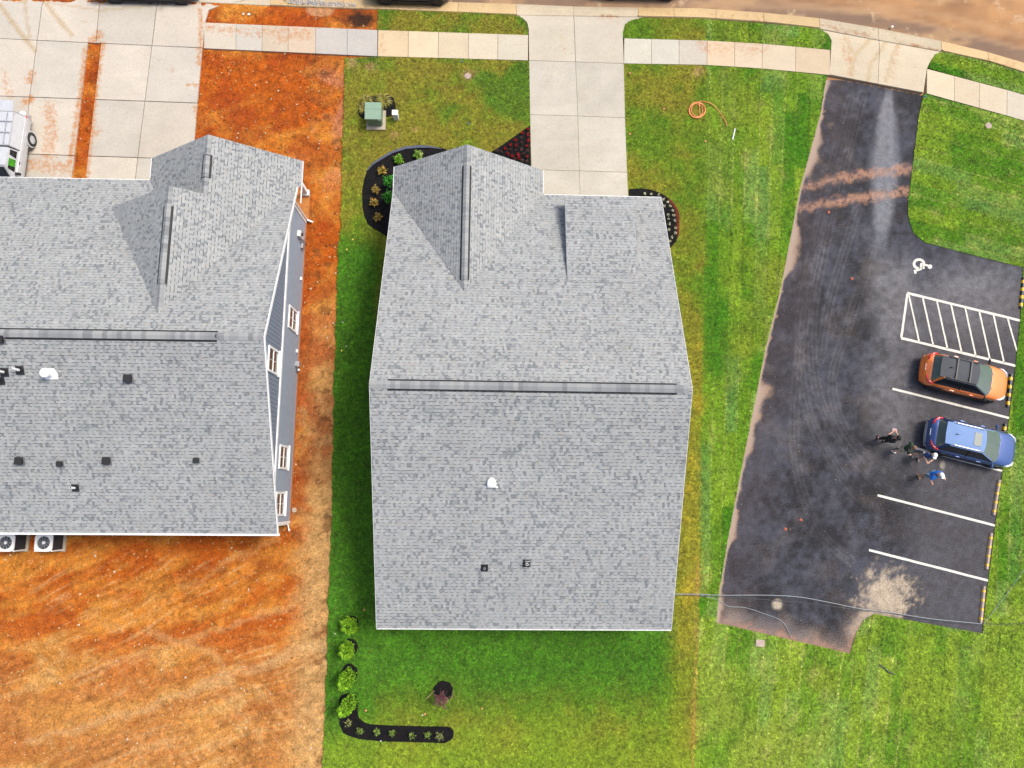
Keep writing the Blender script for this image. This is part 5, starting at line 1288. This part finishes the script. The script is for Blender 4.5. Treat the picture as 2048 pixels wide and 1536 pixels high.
# ---- hose, cables and small litter
def path_px(pts, z, h=0): return [(*P(x, y), z) for x, y in pts]
hp = []
for k in range(78):
    a = k * .33 + 1.0; rr = 14.5 + 2.0 * math.sin(k * .21); hp.append((1393.5 + rr * math.cos(a) + 2 * math.sin(k * .1), 222 + rr * .98 * math.sin(a)))
tail = smooth([hp[-1], (1398, 206), (1408, 205), (1424, 211), (1438, 225), (1448, 241), (1453, 254)], 5)
mb = MB(); mb.tube([(*P(x, y), .085 + .02 * math.sin(i * .5)) for i, (x, y) in enumerate(hp + tail[1:])], .021, 6); mb.build('hose', M['hose'])
tag(bpy.data.objects['hose'], 'coiled orange hose lying on the lawn beside the main driveway', 'hose')
def cable(name, pts, r_, mt, z, label, cat='cable'):
    mb = MB(); mb.tube([(*P(x, y), z) for x, y in smooth(pts, 6)], r_, 5); return tag(mb.build(name, mt), label, cat)
cable('cable', [(1292, 1187), (1344, 1187.5), (1400, 1188), (1440, 1190), (1536, 1190), (1600, 1194), (1660, 1205), (1720, 1217), (1790, 1226), (1860, 1237), (1962, 1247)], .018, M['cablegrey'], .07, 'longest grey cable running from the house across the lot to the end wheel stop')
cable('cable', [(1292, 1189), (1344, 1190), (1440, 1193), (1540, 1200), (1640, 1209), (1720, 1221), (1760, 1222.5), (1860, 1239.5), (1958, 1249)], .016, M['cable'], .07, 'dark cable lying alongside the long grey cable')
cable('cable', [(1400, 1189), (1436, 1200), (1455, 1212), (1490, 1215), (1530, 1228), (1560, 1240), (1574, 1258), (1582, 1276)], .013, M['cablegrey'], .07, 'thin grey cable branching off in a curve toward the lot edge')
cable('string_line', [(1965, 1246), (1990, 1215), (2020, 1175), (2048, 1135)], .010, M['cablegrey'], .09, 'thin pale string crossing the lawn from the end wheel stop', 'string')
cable('cable', [(1966, 1247), (2000, 1248), (2060, 1246)], .012, M['cable'], .075, 'short dark cable end running into the lawn past the end wheel stop')
cable('black_strap', [(1757, 1329), (1768, 1336), (1774, 1342), (1786, 1348)], .035, M['cable'], .07, 'short black strap dropped on the lawn below the parking lot', 'strap')
mb = MB(); mb.cyl((*P(1464, 281), .08), (*P(1469, 259), .09), .035, n=10); tag(mb.build('plastic_pipe', M['offwhite']), 'short white plastic pipe lying on the lawn by the orange hose', 'pipe')
def lid(name, px, py, rr, mt, label, z=GZ, h=.035):
    x, y = P(px, py); r = tag(empty(name, (x, y, z - .005)), label, 'cover'); mb = MB(); mb.cyl((0, 0, 0), (0, 0, h), rr, n=24); mb.build('cover', mt, r); mb = MB(); mb.box((0, 0, h + .003), (rr * .5, rr * .18, .006)); mb.build('handle', M['grey'], r)
PINK = mat('dusty_concrete_cover', S(206, 182, 168), .85, var=.15)
lid('valve_cover', 935.5, 153, .17, PINK, 'round pale cover in a bare spot of the front lawn'); lid('valve_cover', 1976, 252, .18, PINK, 'round pale cover set in the lawn past the parking entry')
lid('drain_cover', 589, 1020, .12, mat('stained_cover', S(214, 196, 170), .8), 'round white drain cover in the clay by the house corner', 0.0, .06)
x, y = P(1519.5, 1286); mb = MB(); mb.box((0, 0, 0), (.42, .32, .05)); tag(mb.build('meter_box_lid', PINK, None, (x, y, GZ + .02), -.12), 'rectangular pale meter box lid in the lawn below the parking lot', 'cover')
def litter(name, px, py, s, col, label, cat, group, z=GZ + .045):
    x, y = P(px, py); rr = random.Random(int(px * 7 + py)); mb = MB()
    n = 7; mb.add([(s * rr.uniform(.55, 1) * math.cos(2 * math.pi * k / n), s * rr.uniform(.55, 1) * math.sin(2 * math.pi * k / n), rr.uniform(0, .02)) for k in range(n)] + [(0, 0, .045)], [(k, (k + 1) % n, n) for k in range(n)])
    return tag(mb.build(name, col, None, (x, y, z), rr.uniform(0, 6)), label, cat, group)
OM = mat('salmon_plastic', (.75, .26, .14), .6); YM = mat('yellow_scrap', (.75, .62, .10), .7); BM = mat('blue_scrap', (.05, .22, .55), .6)
for px, py in ((1259, 148), (1327, 219), (1259, 269), (1410, 284)): litter('marker_scrap', px, py, .07, OM, 'small salmon marker scrap on the sod beside the main driveway', 'litter', 'markers beside the driveway')
for px, py in ((729, 1219), (732, 1420), (850, 1427), (964, 1416)): litter('marker_scrap', px, py, .06, OM, 'small salmon marker scrap on the back lawn', 'litter', 'markers on the back lawn')
for px, py in ((1602, 1040), (1704, 557), (1658, 425), (1571, 1058)): litter('clay_lump', px, py, .10, mat('red_clay_lump', S(206, 112, 84), .9) if 'red_clay_lump' not in bpy.data.materials else bpy.data.materials['red_clay_lump'], {1602: 'orange clay lump on the dark asphalt near the grass edge, larger of two', 1704: 'tiny reddish clay lump on the asphalt across from the wheelchair symbol', 1658: 'tiny reddish clay lump on the asphalt just past the orange dirt bands', 1571: 'flat reddish clay lump close to the lawn edge of the asphalt'}[px], 'clay lump', None, .004)
for px, py in ((694, 500), (684, 702), (706, 480)): litter('leaf_scrap', px, py, .06, YM, 'yellow scrap in the shaded side lawn', 'litter', 'yellow scraps in the side lawn')
for px, py in ((924, 124), (937, 248)): litter('blue_scrap', px, py, .05, BM, 'small blue scrap on the front lawn', 'litter', 'blue scraps in the front lawn')
litter('blue_scrap', 1849, 194, .06, BM, 'small blue cap beside the parking lot entry', 'litter', None)
for px, py in ((672, 547), (686, 645), (667, 647), (693, 693), (845, 1429), (762, 1481), (671, 1267)): litter('white_scrap', px, py, .045, M['offwhite'], 'small white scrap near the clay edge of the lawn', 'litter', 'white scraps by the lawn edge')
for px, py in ((1784, 54), (487, 28), (498, 29)): litter('white_scrap', px, py, .09, M['offwhite'], 'pale scrap lying by the street kerb', 'litter', 'pale scraps by the street', .02)

# ---- plants
def leaf_cloud(mb, c, rad, n, ll, lw, cols, seed, shell=.12, droop=.25, flat=.5):
    r = np.random.default_rng(seed)
    for _ in range(n):
        d3 = r.normal(size=3); d3 /= np.linalg.norm(d3); q = shell + (1 - shell) * r.random()
        if d3[2] < -.5: d3[2] *= .4
        ang_ = math.atan2(d3[1], d3[0]); q *= .72 + .38 * math.sin(3 * ang_ + seed) * math.sin(2 * ang_ + 1.7 * seed) + .12 * r.normal()
        p = np.array(c) + d3 * np.array(rad) * q * r.uniform(.82, 1.08)
        out = Vector((d3[0], d3[1], d3[2] * .6 + flat * r.normal())).normalized(); side = out.cross(Vector(r.normal(size=3))).normalized()
        L = ll * r.uniform(.6, 1.3); w_ = lw * r.uniform(.6, 1.3); p = Vector(p)
        col = cols[int(r.integers(len(cols)))] * r.uniform(.75, 1.5)
        tip = p + out * L - Vector((0, 0, droop * L))
        mb.add([p - side * w_ * .3, p + out * L * .5 - side * w_, tip, p + out * L * .5 + side * w_], [(0, 1, 2, 3)], T(col))
def shrub(name, px, py, rad, h, n, ll, lw, cols, label, group=None, seed=0, stem=True, lean=(0, 0), cat='shrub'):
    x, y = P(px, py); r = tag(empty(name, (x, y, GZ + .02)), label, cat, group)
    mb = MB(); leaf_cloud(mb, (lean[0], lean[1], h * .55), (rad, rad, h * .48), n, ll, lw, cols, seed); mb.build('foliage', M['foliage'], r, col=True)
    if stem:
        sm = MB(); rr = random.Random(seed)
        for k in range(5): a = rr.uniform(0, 6.28); sm.tube([(0, 0, -.03), (rad * .25 * math.cos(a), rad * .25 * math.sin(a), h * .35), (rad * .6 * math.cos(a) + lean[0], rad * .6 * math.sin(a) + lean[1], h * .75)], [.02, .014, .006], 5)
        sm.build('stems', M['bark'], r)
    return r
LIME = [S(130, 190, 50), S(150, 200, 60), S(110, 170, 40)]; GOLD = [S(206, 176, 84), S(190, 170, 80), S(214, 160, 80), S(160, 150, 60)]; PALE = [S(178, 196, 110), S(160, 186, 90), S(196, 200, 130)]; EMER = [S(70, 160, 50), S(90, 180, 60), S(50, 130, 40)]
shrub('shrub', 797, 325, .26, .45, 420, .11, .04, LIME, 'lime green rounded shrub by the gable corner in the front bed', seed=1)
shrub('shrub', 837, 315, .25, .42, 380, .11, .036, PALE + LIME, 'pale green shrub half under the gable rake in the front bed', seed=2)
shrub('shrub', 766, 346, .25, .42, 360, .11, .036, GOLD, 'golden orange shrub below the lime shrub in the front bed', seed=3)
for k, (px, py) in enumerate(((752, 384), (749, 410), (757, 439))): shrub('shrub', px, py, .25, .38, 260, .11, .030, GOLD[1:] + [S(150, 130, 80)], ('thin tan-green shrub next below the golden orange shrub in the front bed', 'thin tan-green shrub between two other thin shrubs in the front bed', 'thin tan-green shrub at the far tip of the front bed from the gable corner')[k], None, 10 + k)
shrub('evergreen_bush', 781, 374, .33, 1.0, 700, .12, .035, EMER, 'dense emerald bush against the house in the front bed, nearer the gable corner', seed=20)
shrub('evergreen_bush', 781, 404, .35, .9, 700, .12, .03, [c * .75 for c in EMER], 'dense darker green bush against the house in the front bed, farther from the gable corner', seed=21)
def arbor(px, py, h, rad, label, seed):
    x, y = P(px, py); r = tag(empty('arborvitae', (x, y, GZ + .02)), label, 'evergreen', 'row of lime evergreens in the back lawn')
    tk = MB(); tk.tube([(0, 0, -.03), (0, 0, h * .8)], [.03, .012], 6); tk.build('trunk', M['bark'], r)
    rg = np.random.default_rng(seed); mb = MB(); cols = [S(152, 206, 40, .85), S(170, 220, 60, .85), S(132, 190, 36, .8), S(96, 150, 28, .7)]
    for _ in range(1500):
        t = rg.random() ** .8; z = .06 + t * (h - .06); R_ = rad * max(.08, 1 - abs(2 * t - .7) ** 2.2 / 1.95) ** .5 * (.6 + .4 * rg.random()); a = rg.uniform(0, 6.283)
        R_ *= 1 + .14 * math.sin(2 * a + seed) + .12 * math.sin(5 * a + 7 * t + seed)
        if math.sin(4 * a + 2 * seed) * math.sin(9 * t + a) > .55 and rg.random() < .7: continue
        p = Vector((R_ * math.cos(a), R_ * math.sin(a), z)); o_ = Vector((math.cos(a) * .7, math.sin(a) * .7, .8 * rg.random() + .2)).normalized(); sd_ = Vector((-math.sin(a), math.cos(a), rg.normal() * .4)).normalized()
        L = rg.uniform(.05, .14); col = cols[int(rg.integers(4))] * rg.uniform(.4, 1.2)
        mb.add([p - sd_ * .012, p + o_ * L * .6 - sd_ * .03, p + o_ * L, p + o_ * L * .6 + sd_ * .03], [(0, 1, 2, 3)], T(col))
    mb.build('crown', M['foliage'], r, col=True)
arbor(702, 1247, 1.0, .33, 'lime evergreen with a ragged round crown nearest the house corner', 3)
arbor(699, 1294, 1.35, .29, 'slim lime evergreen second from the house corner', 4)
arbor(700, 1349, 1.8, .33, 'tall lime evergreen third from the house corner', 5)
arbor(702, 1401, 1.8, .33, 'tall lime evergreen inside the L-shaped mulch bed', 6)
for k, (qx, qy) in enumerate(((315, 1230), (445, 1320), (625, 1320), (790, 1340), (1000, 1370), (1170, 1360), (1300, 1380))):
    cols = [S(150, 160, 90), S(128, 140, 80), S(170, 170, 110)] if k in (0, 6) else [S(140, 170, 70), S(160, 182, 90), S(110, 140, 60)]
    lb = ['grey-green twiggy shrub in the corner of the L-shaped bed', 'young thin shrub second along the L-shaped bed from the corner', 'young thin shrub third along the L-shaped bed from the corner', 'young narrow shrub fourth along the L-shaped bed from the corner', 'nearly bare twiggy shrub fifth along the L-shaped bed from the corner', 'young leafy shrub sixth along the L-shaped bed from the corner', 'spreading pale shrub at the rounded end of the L-shaped bed'][k]
    shrub('young_shrub', 640 + (qx + 12) / 5.487, 1220 + (qy - 12) / 5.487, .26 if k in (0, 6) else .19, .45, 60 if k == 4 else 120, .075, .028, cols, lb, None, 40 + k)
# weeping red maple with stakes
x, y = P(884, 1384); r = tag(empty('young_maple', (x, y, GZ + .02)), 'small purple-red leaved tree with two stakes in a round mulch ring', 'tree')
mb = MB(); mb.tube([(0, 0, -.03), (.02, 0, .6), (-.02, -.04, 1.15)], [.025, .02, .014], 6); rr = random.Random(5)
for k in range(8): a = k * .8; mb.tube([(-.01, -.02, .8 + .04 * k), (.25 * math.cos(a), .25 * math.sin(a), 1.2), (.45 * math.cos(a), .42 * math.sin(a), .95)], [.01, .008, .004], 4)
mb.build('trunk', M['bark'], r)
mb = MB(); leaf_cloud(mb, (0, -.05, 1.05), (.46, .40, .34), 520, .10, .022, [S(150, 92, 104), S(126, 70, 80), S(176, 120, 124), S(110, 84, 70)], 8, .3, .6); mb.build('crown', M['foliage'], r, col=True)
for a, b, lb in (((869, 1381), (-.28, -.05), 'leaning wooden stake left of the purple-red tree'), ((905, 1382), (.06, -.0), 'upright wooden stake right of the purple-red tree')):
    x, y = P(*a); mb = MB(); mb.tube([(0, 0, -.05), (b[0], b[1], 1.15)], .026, 4); tag(mb.build('stake', M['wood'], None, (x, y, GZ)), lb, 'stake')
# ornamental grasses round the cabinet
def grass_clump(px, py, n, L, cols, label, seed):
    x, y = P(px, py); r_ = random.Random(seed); mb = MB()
    for _ in range(n):
        a = r_.uniform(0, 6.283); l = L * r_.uniform(.5, 1.1); w_ = .010; h = l * r_.uniform(.5, 1.0); sx_, sy_ = -math.sin(a) * w_, math.cos(a) * w_; ca_, sa_ = math.cos(a), math.sin(a); c = T(cols[r_.randrange(len(cols))] * r_.uniform(.6, 1.2))
        mb.add([(-sx_, -sy_, 0), (sx_, sy_, 0), (ca_ * l * .5 + sx_, sa_ * l * .5 + sy_, h * .8), (ca_ * l * .5 - sx_, sa_ * l * .5 - sy_, h * .8), (ca_ * l, sa_ * l, h * .55)], [(0, 1, 2, 3), (3, 2, 4)], c)
    tag(mb.build('ornamental_grass', M['foliage'], None, (x, y, GZ + .02), col=True), label, 'grass clump')
YG = [S(206, 190, 96), S(180, 176, 70), S(224, 206, 130), S(150, 160, 60)]
grass_clump(734, 206, 150, .42, YG, 'yellow-green ornamental grass behind the left end of the green cabinet', 1)
grass_clump(768, 207, 220, .55, YG, 'large yellow-green ornamental grass behind the green cabinet toward the pedestal', 2)
grass_clump(726, 221, 90, .34, YG, 'sparse straw-coloured ornamental grass at the side of the green cabinet', 3)
# bedding flowers
def flower(px, py, rad, fc, n_f, n_l, label, group, seed, lc):
    x, y = P(px, py); r = tag(empty('bedding_flower', (x, y, GZ + .03)), label, 'flower', group)
    mb = MB(); leaf_cloud(mb, (0, 0, .07), (rad, rad, .07), n_l, .06, .022, lc, seed, .3, .1); mb.build('leaves', M['foliage'], r, col=True)
    if n_f: mb = MB(); leaf_cloud(mb, (0, 0, .13), (rad * .85, rad * .85, .05), n_f, .05, .022, fc, seed + 500, .2, .0); mb.build('blossoms', M['foliage'], r, col=True)
RED = [S(196, 20, 30), S(160, 10, 24), S(210, 40, 44)]; DGR = [S(40, 50, 34), S(60, 50, 44), S(30, 40, 26)]
for k, (qx, qy) in enumerate(((815, 175), (720, 245), (815, 275), (600, 370), (815, 380), (515, 445), (620, 465), (805, 470), (435, 510), (470, 595), (550, 640), (645, 610), (665, 675), (800, 650))):
    flower(960 + qx / 8.54, 240 + qy / 8.54, .11, RED, 46, 26, 'bright red bedding flower in the wedge bed beside the main driveway', 'red flowers beside the driveway', k, DGR)
for k, (qx, qy) in enumerate(((700, 325), (715, 405), (525, 530), (605, 535), (705, 525), (805, 550), (750, 605), (725, 720), (800, 725), (590, 690), (370, 560), (290, 540))):
    flower(960 + qx / 8.54, 240 + qy / 8.54, .10, [S(150, 90, 96), S(120, 60, 66)], 10, 34, 'dull spent flower plant among the red flowers by the driveway', 'spent plants among the red flowers', 60 + k, [S(70, 60, 50), S(60, 70, 48), S(90, 70, 66)])
for k, (qx, qy) in enumerate(((525, 330), (665, 330), (840, 350), (940, 450), (1030, 510), (960, 600), (1085, 595), (1135, 700), (1035, 785), (1160, 800), (1045, 880), (1180, 920), (1070, 990), (1205, 1080), (1060, 1120), (1200, 1190), (1120, 1275), (1080, 1360))):
    flower(1240 + qx / 10.97, 360 + qy / 10.97, .085, [S(240, 236, 196), S(232, 226, 176), S(246, 244, 220)], 26, 14, 'small creamy white flower in the curved bed at the front corner', 'white flowers at the front corner', 100 + k, [S(130, 150, 80), S(100, 120, 60)])

# ---- people
def skinned(name, joints, edges, rad, mt, parent, root, sub=2):
    names = list(joints); me = bpy.data.meshes.new(name); me.from_pydata([joints[n] for n in names], [(names.index(a), names.index(b)) for a, b in edges], [])
    o = link(name, me, parent); me.materials.append(mt)
    md = o.modifiers.new('skin', 'SKIN'); md.use_smooth_shade = True
    sv = me.skin_vertices[0].data
    for i, n in enumerate(names):
        rr_ = rad[n]; sv[i].radius = rr_ if isinstance(rr_, tuple) else (rr_, rr_); sv[i].use_root = (n == root)
    s2 = o.modifiers.new('subdiv', 'SUBSURF'); s2.levels = sub; s2.render_levels = sub
    return o
def person(px, py, rz, label, shirt, shorts, shoe, hair=None, cap=None, pose=None, skin=None, longs=False, scale=1.0):
    x, y = P(px, py); root = tag(empty('person', (x, y, .006), rz), label, 'person', None); root.scale = (scale * 1.05,) * 3
    # local: x forward, y left
    J = dict(pelvis=(0, 0, .95), waist=(.01, 0, 1.08), chest=(.02, 0, 1.27), neck=(.02, 0, 1.46), jaw=(.045, 0, 1.53), head=(.04, 0, 1.62), crown=(.03, 0, 1.70), nose=(.145, 0, 1.60),
             hipL=(0, .10, .90), hipR=(0, -.10, .90), kneeL=(.05, .11, .50), kneeR=(.02, -.11, .50), ankL=(.0, .11, .09), ankR=(-.02, -.11, .09), toeL=(.15, .13, .035), toeR=(.13, -.13, .035),
             shL=(0, .19, 1.39), shR=(0, -.19, 1.39), elL=(-.03, .27, 1.12), elR=(-.03, -.27, 1.12), wrL=(.10, .26, .90), wrR=(.10, -.26, .90))
    J.update(pose or {})
    Rd = dict(pelvis=.135, waist=.128, chest=.150, neck=.055, jaw=.065, head=.098, crown=.06, nose=.016, hipL=.095, hipR=.095, kneeL=.070, kneeR=.070, ankL=.052, ankR=.052, toeL=.035, toeR=.035, shL=.065, shR=.065, elL=.050, elR=.050, wrL=.034, wrR=.034)
    E_ = [('pelvis', 'waist'), ('waist', 'chest'), ('chest', 'neck'), ('neck', 'jaw'), ('jaw', 'head'), ('head', 'crown'), ('head', 'nose')]
    for s_ in 'LR':
        E_ += [('pelvis', 'hip' + s_), ('hip' + s_, 'knee' + s_), ('knee' + s_, 'ank' + s_), ('ank' + s_, 'toe' + s_), ('chest', 'sh' + s_), ('sh' + s_, 'el' + s_), ('el' + s_, 'wr' + s_)]
        wv = Vector(J['wr' + s_]); dv = (wv - Vector(J['el' + s_])).normalized(); lat = dv.cross(Vector((0, 0, 1)));
        lat = lat.normalized() if lat.length > .1 else Vector((0, 1, 0)); up = lat.cross(dv)
        J['palm' + s_] = tuple(wv + dv * .06); Rd['palm' + s_] = (.034, .026); E_.append(('wr' + s_, 'palm' + s_))
        for k, (off, ln) in enumerate(((-.027, .065), (-.009, .078), (.009, .074), (.027, .058))):
            b0 = wv + dv * .095 + lat * off; J['k%d%s' % (k, s_)] = tuple(b0); J['f%d%s' % (k, s_)] = tuple(b0 + dv * ln * .6 - up * .012); J['t%d%s' % (k, s_)] = tuple(b0 + dv * ln * .85 - up * .035)
            for q in 'kft': Rd['%s%d%s' % (q, k, s_)] = .0085
            E_ += [('palm' + s_, 'k%d%s' % (k, s_)), ('k%d%s' % (k, s_), 'f%d%s' % (k, s_)), ('f%d%s' % (k, s_), 't%d%s' % (k, s_))]
        sgn = 1 if s_ == 'L' else -1
        J['th' + s_] = tuple(wv + dv * .05 - lat * .045 * sgn); J['tt' + s_] = tuple(wv + dv * .085 - lat * .055 * sgn - up * .01); Rd['th' + s_] = .010; Rd['tt' + s_] = .009; E_ += [('palm' + s_, 'th' + s_), ('th' + s_, 'tt' + s_)]
    skinned('body', J, E_, Rd, skin or M['skin'], root, 'pelvis')
    def lerp(a, b, t): return tuple(Vector(J[a]).lerp(Vector(J[b]), t))
    g = .038
    SJ = {k: J[k] for k in ('pelvis', 'waist', 'chest', 'shL', 'shR')}; SJ['pelvis'] = tuple(Vector(J['pelvis']) - Vector((0, 0, .02))); SJ['coll'] = lerp('chest', 'neck', .55); SR = {k: Rd[k] + g for k in SJ if k in Rd}; SR['coll'] = .09; SR['pelvis'] = .172
    for s_ in 'LR': SJ['sl' + s_] = lerp('sh' + s_, 'el' + s_, .85); SR['sl' + s_] = .082; SR['sh' + s_] = .10
    skinned('shirt', SJ, [('pelvis', 'waist'), ('waist', 'chest'), ('chest', 'coll'), ('chest', 'shL'), ('chest', 'shR'), ('shL', 'slL'), ('shR', 'slR')], SR, shirt, root, 'pelvis')
    PJ = {'pelvis': J['pelvis'], 'hipL': J['hipL'], 'hipR': J['hipR']}; PR = {'pelvis': .16, 'hipL': .125, 'hipR': .125}; pe = [('pelvis', 'hipL'), ('pelvis', 'hipR')]
    for s_ in 'LR':
        if longs: PJ['kn' + s_] = J['knee' + s_]; PJ['an' + s_] = lerp('knee' + s_, 'ank' + s_, .9); PR['kn' + s_] = .085; PR['an' + s_] = .065; pe += [('hip' + s_, 'kn' + s_), ('kn' + s_, 'an' + s_)]
        else: PJ['kn' + s_] = lerp('hip' + s_, 'knee' + s_, .85); PR['kn' + s_] = .092; pe.append(('hip' + s_, 'kn' + s_))
    skinned('trousers' if longs else 'shorts', PJ, pe, PR, shorts, root, 'pelvis')
    for s_ in 'LR':
        a = Vector(J['ank' + s_]); t = Vector(J['toe' + s_]); c = a.lerp(t, .45); mb = MB(); an = math.atan2(t.y - a.y, t.x - a.x)
        mb.ball((0, 0, 0), (.14, .052, .05), 12, 6); mb.build('shoe', shoe, root, (c.x, c.y, max(.045, min(a.z, t.z + .03) - .01)), an, smooth=True)
    hx, hy, hz = J['head']
    for sg in (1, -1): mb = MB(); mb.ball((hx - .005, hy + sg * .098, hz - .01), (.022, .014, .032), 8, 5); mb.build('ear', skin or M['skin'], root, smooth=True)
    for sg in (1, -1): mb = MB(); mb.ball((hx + .088, hy + sg * .036, hz + .0), .014, 8, 5); mb.build('eye', M['black'], root, smooth=True)
    mb = MB(); mb.box((hx + .088, hy, hz - .068), (.012, .045, .010)); mb.build('mouth', mat('lips', (.36, .13, .11), .6) if 'lips' not in bpy.data.materials else bpy.data.materials['lips'], root)
    if hair: mb = MB(); mb.ball((hx - .018, hy, hz + .015), (.118, .114, .118), 16, 8, zmin=-.25); mb.build('hair', hair, root, smooth=True)
    if cap:
        mb = MB(); mb.ball((hx - .005, hy, hz + .03), (.122, .112, .10), 16, 6, zmin=0.0); c_ = mb.build('cap', cap, root, smooth=True)
        b = MB(); n = 9; b.add([(hx + .10 + .10 * math.sin(math.pi * k / (n - 1)) * .95, hy + .095 * math.cos(math.pi * k / (n - 1)), hz + .035) for k in range(n)] + [(hx + .06, hy, hz + .05)], [(k, k + 1, n) for k in range(n - 1)]); b.build('brim', cap, c_)
    return root
BLK = FAB('black', (.012, .012, .014)); DKG = FAB('dark_green', (.035, .06, .035)); KHA = FAB('khaki', S(206, 196, 176)); NAV = FAB('navy', (.02, .05, .15)); GRS = FAB('grey_shorts', S(170, 168, 166)); ROY = FAB('royal_blue', (.02, .20, .72)); LBL = FAB('light_blue', S(150, 180, 204)); TAN = FAB('tan_leather', S(206, 160, 110)); WHT = FAB('white_canvas', (.74, .73, .70))
HB = mat('black_hair', (.012, .010, .010), .7); HBR = mat('brown_hair', (.16, .09, .05), .7)
person(1760.5, 881, math.radians(75), 'person in black shirt and trousers looking at pale papers', BLK, BLK, FAB('plum', (.10, .05, .06)), hair=HB, longs=True, scale=.98,
       pose=dict(elL=(.12, .26, 1.14), wrL=(.30, .12, 1.20), elR=(.12, -.26, 1.14), wrR=(.30, -.10, 1.20), kneeL=(.06, .13, .5), kneeR=(.0, -.14, .5), ankL=(.03, .15, .09), toeL=(.18, .17, .035), ankR=(-.03, -.16, .09), toeR=(.12, -.18, .035)))
person(1790, 899, math.radians(-20), 'person in dark green shirt and pale shorts standing with head bent', DKG, KHA, WHT, hair=HBR, skin=mat('fair_skin', (.60, .36, .27), .6), scale=.96,
       pose=dict(elR=(.06, -.30, 1.13), wrR=(.24, -.24, 1.02), elL=(.0, .30, 1.12), wrL=(.18, .28, .95), ankL=(.14, .15, .09), toeL=(.30, .17, .035), kneeL=(.12, .13, .5), ankR=(-.14, -.15, .09), toeR=(.02, -.17, .035)))
person(1830, 912.5, math.radians(-105), 'person in navy shirt, grey shorts and white cap beside the blue car', NAV, GRS, FAB('grey_shoe', S(150, 148, 146)), cap=WHT, scale=.97,
       pose=dict(elL=(.14, .24, 1.15), wrL=(.32, .08, 1.16), elR=(.14, -.24, 1.15), wrR=(.32, -.08, 1.16), ankL=(.08, .15, .09), toeL=(.23, .17, .035), ankR=(-.08, -.15, .09), toeR=(.07, -.17, .035)))
person(1840, 950.5, math.radians(-60), 'person in bright blue shirt, light shorts and white cap standing apart from the others', ROY, LBL, TAN, cap=WHT, scale=1.0,
       pose=dict(elL=(.16, .27, 1.22), wrL=(.26, .16, 1.42), elR=(.10, -.33, 1.16), wrR=(.26, -.30, 1.10), ankL=(.05, .10, .09), toeL=(.20, .12, .035), ankR=(-.05, -.12, .09), toeR=(.10, -.14, .035)))
x, y = P(1760.5, 881)
mb = MB(); mb.box((0, 0, 0), (.17, .22, .008), mat=Matrix.Rotation(-.35, 3, 'Y')); mb.box((.02, .03, .012), (.15, .20, .006), mat=Matrix.Rotation(-.30, 3, 'Y'))
tag(mb.build('papers', FAB('pink_paper', S(226, 196, 196)), None, (x + .10, y + .42, 1.21), math.radians(75)), 'pale pink papers held by the person in black', 'papers')
